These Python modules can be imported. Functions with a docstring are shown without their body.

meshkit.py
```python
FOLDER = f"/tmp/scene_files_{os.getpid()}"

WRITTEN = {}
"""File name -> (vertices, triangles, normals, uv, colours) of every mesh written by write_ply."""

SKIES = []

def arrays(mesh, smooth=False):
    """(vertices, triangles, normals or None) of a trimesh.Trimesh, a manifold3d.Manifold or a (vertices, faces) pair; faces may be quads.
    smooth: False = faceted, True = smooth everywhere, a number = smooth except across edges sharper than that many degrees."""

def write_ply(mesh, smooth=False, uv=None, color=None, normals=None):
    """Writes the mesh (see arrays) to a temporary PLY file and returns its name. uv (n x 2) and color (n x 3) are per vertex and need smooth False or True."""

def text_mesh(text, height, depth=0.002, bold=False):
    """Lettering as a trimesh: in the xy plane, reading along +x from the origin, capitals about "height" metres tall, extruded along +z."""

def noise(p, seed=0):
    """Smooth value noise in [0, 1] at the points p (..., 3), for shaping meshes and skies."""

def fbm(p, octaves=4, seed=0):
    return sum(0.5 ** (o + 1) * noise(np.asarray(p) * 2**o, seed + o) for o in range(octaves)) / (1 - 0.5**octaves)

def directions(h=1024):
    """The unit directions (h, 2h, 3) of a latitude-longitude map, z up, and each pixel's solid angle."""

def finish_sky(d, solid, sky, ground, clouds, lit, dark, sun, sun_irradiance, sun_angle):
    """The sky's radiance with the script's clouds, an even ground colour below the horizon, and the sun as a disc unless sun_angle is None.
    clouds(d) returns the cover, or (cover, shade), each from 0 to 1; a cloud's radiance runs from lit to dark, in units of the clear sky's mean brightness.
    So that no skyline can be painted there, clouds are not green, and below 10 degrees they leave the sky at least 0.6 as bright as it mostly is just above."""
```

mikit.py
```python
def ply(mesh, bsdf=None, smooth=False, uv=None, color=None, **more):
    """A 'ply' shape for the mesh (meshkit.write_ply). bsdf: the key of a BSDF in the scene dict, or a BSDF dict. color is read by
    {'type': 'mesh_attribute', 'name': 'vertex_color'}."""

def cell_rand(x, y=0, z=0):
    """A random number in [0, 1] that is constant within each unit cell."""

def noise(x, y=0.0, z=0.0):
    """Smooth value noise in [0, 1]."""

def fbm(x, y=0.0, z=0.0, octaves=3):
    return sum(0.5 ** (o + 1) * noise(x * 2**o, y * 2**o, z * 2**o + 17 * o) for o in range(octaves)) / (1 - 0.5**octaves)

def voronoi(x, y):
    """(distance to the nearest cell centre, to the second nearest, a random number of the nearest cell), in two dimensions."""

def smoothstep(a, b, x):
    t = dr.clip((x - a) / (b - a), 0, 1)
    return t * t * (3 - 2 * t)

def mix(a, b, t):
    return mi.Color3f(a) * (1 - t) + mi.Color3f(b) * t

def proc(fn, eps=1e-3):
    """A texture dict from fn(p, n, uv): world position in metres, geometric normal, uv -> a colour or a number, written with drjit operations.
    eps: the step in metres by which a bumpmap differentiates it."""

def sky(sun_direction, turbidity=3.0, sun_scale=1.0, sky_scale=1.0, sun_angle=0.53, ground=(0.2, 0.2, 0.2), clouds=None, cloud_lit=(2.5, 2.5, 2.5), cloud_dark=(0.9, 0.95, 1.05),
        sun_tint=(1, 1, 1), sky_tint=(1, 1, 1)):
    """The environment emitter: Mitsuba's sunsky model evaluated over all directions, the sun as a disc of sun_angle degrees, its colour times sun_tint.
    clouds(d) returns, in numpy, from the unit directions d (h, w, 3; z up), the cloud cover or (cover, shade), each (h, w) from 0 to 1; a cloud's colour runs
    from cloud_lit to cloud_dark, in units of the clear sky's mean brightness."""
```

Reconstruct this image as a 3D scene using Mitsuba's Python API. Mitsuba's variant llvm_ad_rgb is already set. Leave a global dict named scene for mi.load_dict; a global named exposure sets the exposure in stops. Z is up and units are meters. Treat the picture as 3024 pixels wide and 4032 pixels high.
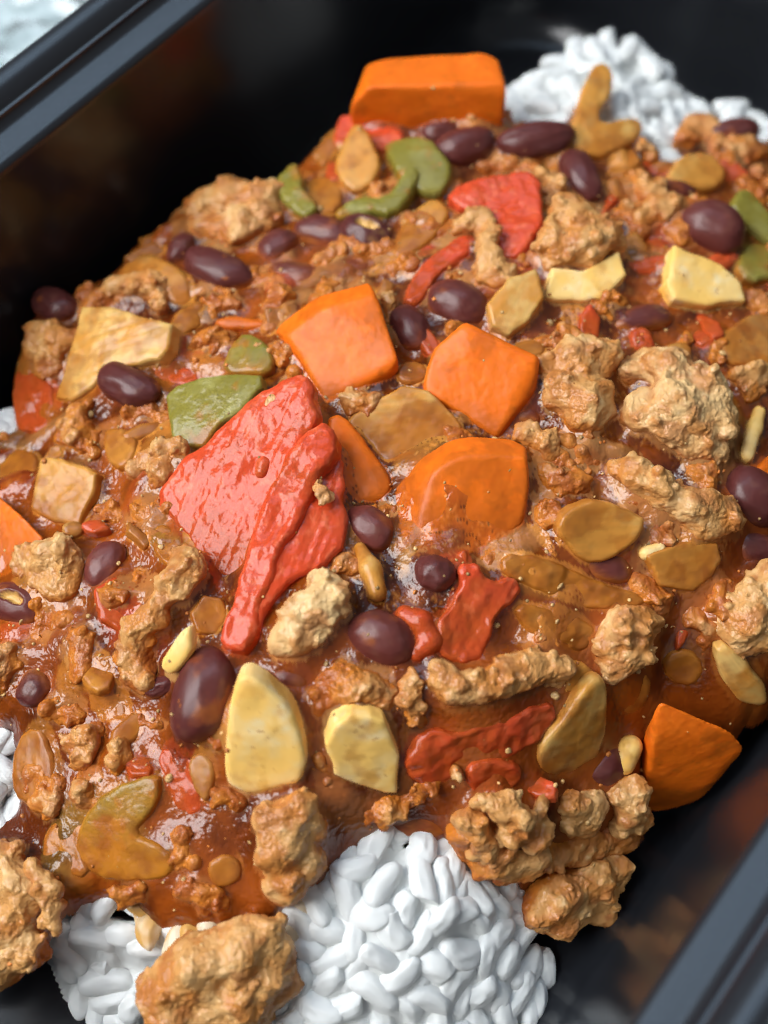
import math, numpy as np, trimesh, mitsuba as mi, mikit, meshkit
from scipy.spatial import cKDTree, ConvexHull
from scipy.interpolate import RBFInterpolator
from scipy.ndimage import gaussian_filter, distance_transform_edt, zoom
from shapely.geometry import Polygon
T = mi.ScalarTransform4f
MM = 0.001                      # everything below is written in millimetres; x runs along the tray's long side, y across it, z up
scene, labels = {}, {}
exposure = -0.2

# ------------------------------------------------------------------ camera
CAM = np.array([-63.858, -50.359, 173.566]); LOOK = np.array([0, 0, 30.0])
scene['camera'] = {'type': 'thinlens', 'fov': 30.912, 'fov_axis': 'x', 'near_clip': 0.01, 'far_clip': 20.0,
    'aperture_radius': 0.0018, 'focus_distance': 0.163,
    'to_world': T().look_at(origin=(CAM * MM).tolist(), target=(LOOK * MM).tolist(), up=[0, 0, 1])}

# ------------------------------------------------------------------ light: a large window beyond the tray, and the room's own dim light
def panel(az, el, dist, w, h, rgb):
    d = np.array([math.cos(math.radians(el)) * math.cos(math.radians(az)), math.cos(math.radians(el)) * math.sin(math.radians(az)), math.sin(math.radians(el))])
    return {'type': 'rectangle', 'to_world': T().look_at(origin=(d * dist).tolist(), target=[0, 0, 0.03], up=[0, 0, 1]).scale([w / 2, h / 2, 1]),
            'emitter': {'type': 'area', 'radiance': {'type': 'rgb', 'value': rgb}}}
scene['window'] = panel(130, 50, 1.1, 0.84, 0.74, [11.8, 12.0, 12.1])
scene['added_sheen_panel'] = panel(47, 63, 2.0, 1.25, 1.0, [1.6, 2.2, 2.9])  # added unseen overhead panel: gives the tray rims a bluish sheen, soft fill
for k in ('window', 'added_sheen_panel'): labels[k] = {'kind': 'structure'}
scene['room_light'] = {'type': 'constant', 'radiance': {'type': 'rgb', 'value': [0.22, 0.232, 0.25]}}

# ------------------------------------------------------------------ helpers
rng = np.random.default_rng(7)
fbm, noise = meshkit.fbm, meshkit.noise
def sstep(a, b, x):
    t = np.clip((x - a) / (b - a), 0, 1); return t * t * (3 - 2 * t)
def lerp(a, b, t): return np.asarray(a) * (1 - t[:, None]) + np.asarray(b) * t[:, None]

def surface_net(d, h):
    """(vertices, triangles) of the zero level of the grid d (inside negative), in units of h from the grid's corner."""
    s = d < 0
    c = [(i, j, k) for i in (0, 1) for j in (0, 1) for k in (0, 1)]
    n = np.array(d.shape) - 1
    sl = lambda o: tuple(slice(o[a], o[a] + n[a]) for a in range(3))
    cnt = sum(s[sl(o)].astype(int) for o in c)
    mask = (cnt > 0) & (cnt < 8)
    idx = -np.ones(mask.shape, int); idx[mask] = np.arange(mask.sum())
    base = np.argwhere(mask).astype(float)
    acc = np.zeros_like(base); num = np.zeros(len(base))
    val = {o: d[sl(o)][mask] for o in c}
    for o in c:
        for a in range(3):
            if o[a] == 0:
                q = list(o); q[a] = 1; q = tuple(q)
                x, y = val[o], val[q]; e = (x < 0) != (y < 0)
                t = x[e] / (x[e] - y[e])
                p = np.tile(np.array(o, float), (e.sum(), 1)); p[:, a] = t
                acc[e] += p; num[e] += 1
    v = (base + acc / num[:, None]) * h
    F = []
    for a in range(3):
        b, g = (a + 1) % 3, (a + 2) % 3
        lo = [slice(None)] * 3; hi = [slice(None)] * 3
        lo[a] = slice(0, -1); hi[a] = slice(1, None)
        e = s[tuple(lo)] != s[tuple(hi)]
        ins = s[tuple(lo)]
        ij = np.argwhere(e)
        ij = ij[(ij[:, b] > 0) & (ij[:, g] > 0) & (ij[:, b] < d.shape[b] - 1) & (ij[:, g] < d.shape[g] - 1)]
        q = []
        for db, dg in ((-1, -1), (0, -1), (0, 0), (-1, 0)):
            p = ij.copy(); p[:, b] += db; p[:, g] += dg
            q.append(idx[p[:, 0], p[:, 1], p[:, 2]])
        q = np.stack(q, 1)
        fl = ~ins[ij[:, 0], ij[:, 1], ij[:, 2]]
        q[fl] = q[fl][:, ::-1]
        F.append(q)
    F = np.vstack(F)
    return v, np.vstack([F[:, [0, 1, 2]], F[:, [0, 2, 3]]])

def normals(v, f):
    n = np.zeros_like(v); fn = np.cross(v[f[:, 1]] - v[f[:, 0]], v[f[:, 2]] - v[f[:, 0]])
    for k in range(3):
        for a in range(3): n[:, a] += np.bincount(f[:, k], fn[:, a], len(v))
    return n / (np.linalg.norm(n, axis=1, keepdims=True) + 1e-12)

def cells(v, size, seed):
    """(0 in the seam between two grains to 1 inside one, a level from 0 to 1 for each grain)."""
    g = np.random.default_rng(seed); lo, hi = v.min(0) - size, v.max(0) + size
    m = int(np.prod(hi - lo) / size ** 3) + 8; lev = g.random(m)
    d, i = cKDTree(g.uniform(lo, hi, (m, 3))).query(v, k=2)
    e = np.clip((d[:, 1] - d[:, 0]) / size, 0, 1); w = .5 + .5 * sstep(0, .35, e)
    return e, lev[i[:, 0]] * w + lev[i[:, 1]] * (1 - w)

def smin(a, b, k):
    h = np.clip(0.5 + 0.5 * (b - a) / k, 0, 1); return b * (1 - h) + a * h - k * h * (1 - h)

def grid(lo, hi, h, pad=1.2):
    lo = np.asarray(lo) - pad; n = np.ceil((np.asarray(hi) + pad - lo) / h).astype(int) + 1
    ax = [lo[a] + h * np.arange(n[a]) for a in range(3)]
    return lo, np.stack(np.meshgrid(*ax, indexing='ij'), -1)

def chaikin(p, n):
    for _ in range(n):
        q = np.roll(p, -1, 0); p = np.stack([p * .75 + q * .25, p * .25 + q * .75], 1).reshape(-1, p.shape[1])
    return p

def poly_sdf(q, p):
    """Signed distance of points q (n, 2) to the polygon p, inside negative."""
    d = np.full(len(q), 1e9); s = np.zeros(len(q), bool)
    for a, b in zip(p, np.roll(p, -1, 0)):
        e = b - a; w = q - a
        t = np.clip(w @ e / (e @ e + 1e-12), 0, 1)
        d = np.minimum(d, ((w - t[:, None] * e) ** 2).sum(1))
        c = ((a[1] <= q[:, 1]) & (q[:, 1] < b[1])) | ((b[1] <= q[:, 1]) & (q[:, 1] < a[1]))
        with np.errstate(divide='ignore', invalid='ignore'):
            s ^= c & (q[:, 0] < a[0] + (q[:, 1] - a[1]) * e[0] / e[1])
    return np.sqrt(d) * np.where(s, -1, 1)

# ------------------------------------------------------------------ the heap: height of the sauce's surface over the tray's floor
HEAP = np.array([[-15.0, 53.7, 18.0], [-3.2, 61.2, 20.0], [3.0, 60.5, 20.5], [12.3, 58.6, 21.0], [26.4, 57.4, 21.0], [40.1, 51.5, 22.0], [54.7, 51.1, 22.0], [67.4, 39.7, 22.0], [73.0, 21.7, 23.0], [82.6, 14.3, 20.0], [93.5, 3.8, 17.0], [96.4, -2.9, 16.0], [-0.1, -0.1, 31.0], [21.8, 17.2, 30.0], [1.9, 34.1, 27.0], [39.9, -4.5, 29.0], [16.3, -20.1, 30.0], [15.4, -34.7, 25.0], [37.6, -31.7, 25.0], [12.6, -44.9, 17.0], [12.3, -37.6, 21.0], [3.3, -46.4, 7.0], [-12.3, -20.9, 28.5], [-25.2, -4.8, 29.0], [-34.0, 8.9, 25.0], [-43.1, 23.8, 20.0], [-55.0, 5.7, 15.0], [-50.7, 17.7, 15.0], [-35.9, -13.3, 22.0], [-18.5, -32.9, 17.0], [-4.9, -41.3, 8.0], [-26.4, -22.2, 19.0], [-14.5, -41.5, 5.0], [-51.1, -15.5, 14.0], [-67.3, 2.5, 9.0], [-19.7, 30.2, 25.0], [-13.3, 12.4, 30.0], [50.2, 25.4, 26.0], [64.9, -4.1, 24.0], [35.5, 38.7, 25.0], [24.9, -39.4, 22.0]])
_rbf = RBFInterpolator(HEAP[:, :2], HEAP[:, 2], kernel='thin_plate_spline', smoothing=4.)
GX, GY, GH = np.arange(-76, 114, .25), np.arange(-54, 66, .25), .25
_gx, _gy = np.meshgrid(GX[::8], GY[::8], indexing='ij')
from scipy.interpolate import RectBivariateSpline, RegularGridInterpolator
_coarse = np.maximum(_rbf(np.stack([_gx.ravel(), _gy.ravel()], 1)), 0).reshape(_gx.shape)
_spl = RectBivariateSpline(GX[::8], GY[::8], _coarse, kx=2, ky=2)
def heap_z(x, y): return _spl.ev(x, y)

# ------------------------------------------------------------------ materials
VC = {'type': 'mesh_attribute', 'name': 'vertex_color'}
def wet(rough, spec, bump=None, amount=0., eps=6e-5, coat=0., coat_gloss=.9, sheen=0.):
    m = {'type': 'principled', 'base_color': VC, 'roughness': rough, 'specular': spec, 'clearcoat': coat, 'clearcoat_gloss': coat_gloss, 'sheen': sheen}
    if bump is not None: m = {'type': 'bumpmap', 'tex': mikit.proc(bump, eps), 'scale': amount, 'bsdf': m}
    return {'type': 'twosided', 'bsdf': m}
def fine(s1, s2, a2):
    return lambda p, n, uv: mikit.fbm(p.x * s1, p.y * s1, p.z * s1, 2) + a2 * mikit.noise(p.x * s2, p.y * s2, p.z * s2)
wetbump = lambda p, n, uv: mikit.noise(p.x * 2000, p.y * 2000, p.z * 2000) + .4 * mikit.noise(p.x * 4600, p.y * 4600, p.z * 4600)
scene['mat_sauce'] = wet(.19, .5, wetbump, .00010)
scene['mat_tomato'] = wet(.20, .28, wetbump, .00005)
scene['mat_pepper'] = wet(.22, .32, wetbump, .00004)
scene['mat_onion'] = {'type': 'principled', 'base_color': VC, 'roughness': .26, 'eta': 1.36, 'spec_trans': .32}
meatbump = lambda p, n, uv: mikit.noise(p.x * 2600, p.y * 2600, p.z * 2600) + .5 * mikit.noise(p.x * 5200, p.y * 5200, p.z * 5200)
scene['mat_meat'] = wet(.30, .34, meatbump, .00013, 4e-5)
scene['mat_carrot'] = wet(.38, .22)
scene['mat_garlic'] = wet(.40, .25)
scene['mat_bean'] = wet(.36, .36, coat=.06, coat_gloss=.75)
def thin(rough, trans, col=VC): return {'type': 'principledthin', 'base_color': col, 'roughness': rough, 'diff_trans': trans, 'eta': 1.4}
scene['mat_rice'] = {'type': 'principled', 'base_color': VC, 'roughness': .34, 'eta': 1.36, 'spec_trans': .30}
scene['mat_plastic'] = {'type': 'twosided', 'bsdf': {'type': 'principled', 'base_color': {'type': 'rgb', 'value': [.010, .011, .0135]}, 'roughness': .20, 'specular': .4}}
def granite(p, n, uv):
    a, b, r = mikit.voronoi(p.x * 330 + 2 * mikit.noise(p.x * 300, p.y * 300), p.y * 330)
    f = mikit.fbm(p.x * 240, p.y * 240, 3.3, 3)
    c = mikit.mix((.34, .42, .43), (.60, .69, .71), mikit.smoothstep(.25, .75, f * .6 + r * .4))
    c = mikit.mix(c, (.10, .12, .12), mikit.smoothstep(.74, .86, r) * .8)
    return mikit.mix(c, (.74, .80, .80), mikit.smoothstep(.62, .75, mikit.fbm(p.x * 130, p.y * 130, 9.1, 2)))
scene['mat_rim'] = {'type': 'twosided', 'bsdf': {'type': 'principled', 'base_color': {'type': 'rgb', 'value': [.012, .0135, .017]}, 'roughness': .26, 'specular': .65}}
scene['mat_granite'] = {'type': 'twosided', 'bsdf': {'type': 'principled', 'base_color': mikit.proc(granite), 'roughness': .3, 'specular': .3}}

# ------------------------------------------------------------------ the setting and the tray
scene['countertop'] = {'type': 'rectangle', 'to_world': T().translate([.015, .005, -.0022]).scale([1.5, 1.2, 1]), 'bsdf': {'type': 'ref', 'id': 'mat_granite'}}
labels['countertop'] = {'label': 'pale speckled grey green stone countertop under the black tray', 'kind': 'structure'}

XF, XN, YL, YR, RIM = 116., -92., np.float64(65.4), np.float64(-54.5), 42.
def ring(o, z, seg=7, R=22.):
    """The tray's outline, moved outwards by o, at the height z."""
    pts = []
    for cx, cy, a0 in ((XF - R, YL - R, 0), (XN + R, YL - R, 90), (XN + R, YR + R, 180), (XF - R, YR + R, 270)):
        for k in range(seg + 1):
            a = math.radians(a0 + 90 * k / seg); pts.append((cx + (R + o) * math.cos(a), cy + (R + o) * math.sin(a), z))
    return np.array(pts)
def loft(profile, cap=False, seg=7):
    rs = [ring(o, z, seg) for o, z in profile]; n = len(rs[0]); v = np.vstack(rs); f = []
    for k in range(len(rs) - 1):
        for i in range(n):
            j = (i + 1) % n; f += [[k * n + i, k * n + j, (k + 1) * n + j], [k * n + i, (k + 1) * n + j, (k + 1) * n + i]]
    if cap:
        v = np.vstack([v, rs[0].mean(0)]); f += [[len(v) - 1, (i + 1) % n, i] for i in range(n)]
    return trimesh.Trimesh(v * MM, np.array(f), process=False)
def arc(o0, z0, o1, z1, bulge, n=5):
    """A bowed line of the profile between two of its points."""
    t = np.linspace(0, 1, n); dx, dz = o1 - o0, z1 - z0
    return [(o0 + dx * s - dz * bulge * 4 * s * (1 - s), z0 + dz * s + dx * bulge * 4 * s * (1 - s)) for s in t]
scene['food_tray__base'] = mikit.ply(loft([(-13, .0)] + arc(-13, 0, -5.0, 8, -.2, 9)[1:], cap=True), 'mat_plastic', 35)
scene['food_tray__wall'] = mikit.ply(loft([(-5.0, 8.), (-2.6, 24.), (-.25, 40.2)]), 'mat_plastic', 12)
rim = arc(-.25, 40.2, .7, 41.6, .2) + [(2.8, 42.0)] + arc(2.8, 42.0, 4.7, 43.6, -.20, 8)[1:] + [(5.1, 43.7)] + arc(5.1, 43.7, 8.9, 45.6, .16, 9)[1:] + arc(8.9, 45.6, 9.5, 44.2, .2)[1:] + [(9.4, 42.6), (8.6, 42.5)]
scene['food_tray__rim'] = mikit.ply(loft(rim, seg=14), 'mat_rim', 38)
labels['food_tray'] = {'label': 'shiny black plastic meal tray with a ledged rim holding the chili and rice', 'category': 'food tray'}
labels['food_tray__rim'] = {'label': 'stepped shiny rim that catches grey window light'}

# ------------------------------------------------------------------ ingredients
SAUCE = np.array([.290, .060, .006]); SAUCE_DARK = np.array([.085, .015, .003]); SAUCE_ORANGE = np.array([.47, .135, .011])
BASE = dict(bean=(.100, .023, .019), meat=(.55, .275, .090), carrot=(.72, .140, .007), tomato=(.55, .060, .018), onion=(.76, .33, .055), pepper=(.20, .165, .024), garlic=(.86, .57, .20))
PALE = dict(bean=(.125, .042, .038), meat=(.70, .45, .20), carrot=(.80, .25, .020), tomato=(.62, .11, .040), onion=(.86, .54, .17), pepper=(.30, .27, .08), garlic=(.88, .78, .52))
COAT = dict(carrot=(.46, .10, .007), garlic=(.70, .34, .05), tomato=(.38, .055, .010))

def sauce_coat(kind, v, n, c, s, seed, low=1.0, opaque=.8):
    """Sauce sticking to a piece: in patches, and along its foot where it stands in the sauce."""
    f = fbm(v / 2.6 + seed, 4, seed)
    m = sstep(.68 - .42 * s - .08, .68 - .42 * s + .10, f)
    dz = v[:, 2] - heap_z(v[:, 0], v[:, 1])
    foot = 1 - sstep(.7 + low * s, .9 + low * (1.2 + 6 * s) + 3.2 * (f - .4), dz)
    m = np.maximum(m, .95 * foot)
    opaque = opaque * (.62 + .38 * sstep(.2, .9, foot))[:, None]
    sc = lerp(*((SAUCE * 1.1, SAUCE_ORANGE) if kind not in COAT else (SAUCE * .6 + np.array(COAT[kind]) * .4, COAT[kind])), sstep(.35, .65, fbm(v / 1.8 + 31, 3, seed + 5)))
    m = m[:, None] * opaque
    return c * (1 - m) + sc * m

def shade(kind, v, n, disp, o, seed):
    f1, f2 = fbm(v / 3.2 + 7, 3, seed), fbm(v / .7 + 3, 3, seed + 1)
    c = lerp(BASE[kind], PALE[kind], sstep(.35, .75, f1 * .7 + f2 * .3 + o.get('pale', 0) * .5 - .12))
    s = o.get('sauce', dict(meat=.42, onion=.28, tomato=.2, bean=.18, pepper=.2, carrot=.3, garlic=.32)[kind]) + (.12 if kind in ('meat', 'onion') and 'sauce' in o else 0)
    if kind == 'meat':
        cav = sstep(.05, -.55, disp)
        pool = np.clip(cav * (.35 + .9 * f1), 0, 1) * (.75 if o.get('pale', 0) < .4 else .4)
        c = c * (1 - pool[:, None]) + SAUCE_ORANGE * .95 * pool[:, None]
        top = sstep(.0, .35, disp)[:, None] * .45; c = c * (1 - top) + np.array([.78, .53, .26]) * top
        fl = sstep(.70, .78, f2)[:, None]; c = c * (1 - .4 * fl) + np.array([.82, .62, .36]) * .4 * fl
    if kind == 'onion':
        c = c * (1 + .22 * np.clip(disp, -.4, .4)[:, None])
    if kind == 'carrot':
        c = lerp(c, (.80, .12, .006), .5 * sstep(.4, .7, f1))
        c = c * (.92 + .16 * f2[:, None])
    if kind == 'garlic':
        sp = sstep(.74, .80, fbm(v / .55 + 11, 2, seed + 9))[:, None]; c = c * (1 - .6 * sp) + np.array([.40, .13, .02]) * .6 * sp
        tint = sstep(.36, .60, fbm(v / 2.6 + 5, 3, seed + 4))[:, None] * .65; c = c * (1 - tint) + np.array([.86, .50, .10]) * tint
    if kind == 'tomato':
        w = sstep(.60, .72, f2)[:, None]; c = c * (1 - .25 * w) + np.array([.80, .25, .12]) * .25 * w
    if kind == 'bean':
        c = c * (np.array([.8, .75, .8]) + np.array([.5, .5, .35]) * np.random.default_rng(seed).random())
        w = sstep(.58, .75, fbm(v / 1.1 + 2, 3, seed + 3))[:, None]; c = c * (1 - .5 * w) + np.array([.13, .045, .03]) * .5 * w
        return sauce_coat(kind, v, n, c, s - .22, seed, .5, .55)
    return sauce_coat(kind, v, n, c, s, seed, .9 if kind == 'meat' else .7, .92 if kind == 'meat' else .8)

H = .25
def build_blob(kind, sp, o, seed):
    sp = np.array(sp); lo, P = grid((sp[:, :3] - sp[:, 3:]).min(0), (sp[:, :3] + sp[:, 3:]).max(0), H)
    d = None
    if kind == 'meat':
        Q = P[::3, ::3, ::3]; W3 = [zoom(fbm(Q / 2.7 + 11 * a + seed, 2, seed + a) - .5, [s / u for s, u in zip(P.shape[:3], Q.shape[:3])], order=1, mode='nearest', grid_mode=True) for a in range(3)]
        P = P + 2.0 * np.stack(W3, -1)
    for a, b in zip(sp[:-1], sp[1:]):
        e = b[:3] - a[:3]; t = np.clip(((P - a[:3]) @ e) / (e @ e + 1e-9), 0, 1)
        q = np.linalg.norm(P - a[:3] - t[..., None] * e, axis=-1) - (a[3] + t * (b[3] - a[3])) * (1 - .10 * np.sin(np.pi * t) * (kind == 'meat'))
        d = q if d is None else smin(d, q, 1.4 if kind == 'meat' else .8)
    if kind == 'meat':
        d = d + 1.6 * (.5 - fbm(P / 3.0 + seed, 2, seed)) + .1
    if kind == 'meat':
        g = np.random.default_rng(seed); near_ = np.argwhere(np.abs(d) < H * .6); m = min(30, len(near_) // 70)
        for ci in near_[g.integers(0, len(near_), m)] if len(near_) else ():
            r_ = g.uniform(.3, .6) if g.random() < .8 else g.uniform(.6, 1.1); w_ = int(r_ / H) + 4
            s_ = tuple(slice(max(0, c - w_), c + w_ + 1) for c in ci)
            G = np.stack(np.meshgrid(*[np.arange(x.start, min(x.stop, d.shape[a])) for a, x in enumerate(s_)], indexing='ij'), -1)
            e_ = (G - ci) * H * g.uniform(.75, 1.3, 3)
            d[s_] = smin(d[s_], np.linalg.norm(e_, axis=-1) - r_, .35)
        d[0], d[-1], d[:, 0], d[:, -1], d[:, :, 0], d[:, :, -1] = (np.maximum(x, .1) for x in (d[0], d[-1], d[:, 0], d[:, -1], d[:, :, 0], d[:, :, -1]))
    v, f = surface_net(d, H); v = v + lo
    n = normals(v, f)
    if kind == 'meat':
        j = np.stack([fbm(v / 1.2 + 9 * a, 2, seed + a) for a in range(3)], 1) - .5
        (e1, l1), (e2, l2), (e3, l3) = cells(v + 2.2 * j, 3.0, seed), cells(v + 1.2 * j, 1.25, seed + 1), cells(v + .4 * j, .72, seed + 3)
        gate = sstep(.40, .62, fbm(v / 2.8 + 4, 2, seed + 2))
        k = .6 if o.get('pale', 0) >= .4 else 1.
        fine_ = sstep(.42, .60, fbm(v / 2.0 + 14, 2, seed + 6))
        disp = k * .38 * (l1 - .5) + (.05 + .18 * gate) * k * (l2 - .5) + (.05 + .30 * fine_) * (np.clip(e3, 0, .8) ** .6 - .5) + .17 * (fbm(v / .7, 3, seed + 2) - .5)
        v = v + n * (disp)[:, None]
    else:
        w = o.get('wr', .2)
        disp = w * 1.6 * (fbm(v / 2.2, 3, seed) - .5) + .12 * w * (fbm(v / .5, 2, seed + 1) - .5)
        v = v + n * disp[:, None]
    return v, f, disp

def build_slab(kind, q, th, o, seed):
    q = np.array(q); c = q.mean(0); _, _, R = np.linalg.svd(q - c)
    if R[2][2] < 0: R[2] *= -1
    R[1] = np.cross(R[2], R[0])
    p = (q - c) @ R[:2].T
    if o.get('smooth'): p = chaikin(p, 1)
    r = o.get('rnd', min(.7 if o.get('smooth') else .45, th * .3))
    lo, P = grid(np.append(p.min(0), -th), np.append(p.max(0), 0), H)
    d2 = poly_sdf(P[:, :, 0, :2].reshape(-1, 2), p).reshape(P.shape[:2])
    d2 = d2 + (1.5 if kind == 'tomato' else .7) * (fbm(np.dstack([P[:, :, 0, :2] / 3.0, np.zeros(P.shape[:2])]) + seed, 2, seed) - .5)
    a = d2[..., None] + r; b = np.abs(P[..., 2] + th / 2) - th / 2 + r
    d = np.minimum(np.maximum(a, b), 0) + np.sqrt(np.maximum(a, 0) ** 2 + np.maximum(b, 0) ** 2) - r
    v, f = surface_net(d, H); v = v + lo
    v[:, 2] -= o.get('bend', 0) * ((v[:, :2] - p.mean(0)) ** 2).sum(1) - o.get('bend', 0) * (p ** 2).sum(1).mean() * .5
    w = o.get('wr', .14)
    v[:, 2] += w * 2.4 * (fbm(np.c_[v[:, :2] / 3.6, 0 * v[:, 0]] + seed, 3, seed) - .5)
    fib = fbm(np.c_[v[:, 0] / 5., v[:, 1] / .55, v[:, 2] / 3 + seed], 2, seed + 4) - .5
    v = v @ R + c
    if np.linalg.det(R) < 0: f = f[:, ::-1]
    n = normals(v, f)
    disp = .35 * w * (fbm(v / 1.2, 3, seed + 1) - .5) * 2 + .05 * (fbm(v / .45, 2, seed + 2) - .5)
    if kind == 'tomato': disp = disp + .22 * fib
    if kind in ('onion', 'carrot'): disp = disp + .07 * fib
    return v + n * disp[:, None], f, (fib if kind == 'onion' else disp)

def build_hull(kind, q, down, o, seed):
    q = np.array(q); q = np.vstack([q, q - [0, 0, down]])
    hull = ConvexHull(q); eq = np.unique(np.round(hull.equations, 3), axis=0)
    lo, P = grid(q.min(0), q.max(0), H)
    k = .50; m = None
    for e in eq:
        x = P @ e[:3] + e[3]; m = x if m is None else -smin(-m, -x, k)
    d = m
    v, f = surface_net(d, H); v = v + lo
    n = normals(v, f)
    disp = .38 * (fbm(v / 3.5, 2, seed) - .5) + .10 * (fbm(v / .6, 3, seed + 1) - .5)
    return v + n * disp[:, None], f, disp

_ico = trimesh.creation.icosphere(4)
def build_bean(c, ax, up, L, W, o, seed):
    v = _ico.vertices.copy(); g = np.random.default_rng(seed)
    ax = np.array(ax); up = np.array(up) - ax * (np.array(up) @ ax); up /= np.linalg.norm(up); sd = np.cross(up, ax)
    x, y, z = v.T
    s = np.sign(x) * np.abs(x) ** .92
    side = 1 if g.random() < .5 else -1
    fat = 1 - .10 * side * 0 - .06 * x * g.uniform(-1, 1)
    yy = y * fat + side * g.uniform(.10, .26) * (x ** 2 - .35)
    yy = yy - side * .10 * np.exp(-(x / .30) ** 2) * np.clip(-side * y, 0, 1) * -1
    p = np.stack([s * L / 2, yy * W / 2, z * fat * W / 2 * .86], 1)
    disp = .55 * (fbm(v * 1.5 + seed, 2, seed) - .5) + .05 * (fbm(v * 7 + seed, 2, seed) - .5)
    if o.get('crease'): disp = disp - .28 * np.exp(-((y + .12) / .10) ** 2) * (z > 0) * sstep(1, .6, np.abs(x))
    if o.get('split'): disp = disp - .9 * sstep(.62, .35, np.hypot((x - .1) / .75, (y - .05) / .55) + .5 * (fbm(v * 3, 2, seed) - .5)) * (z > 0)
    p = p + v * disp[:, None]
    return p[:, :1] * ax + p[:, 1:2] * sd + p[:, 2:] * up + np.array(c), np.array(_ico.faces), disp

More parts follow.
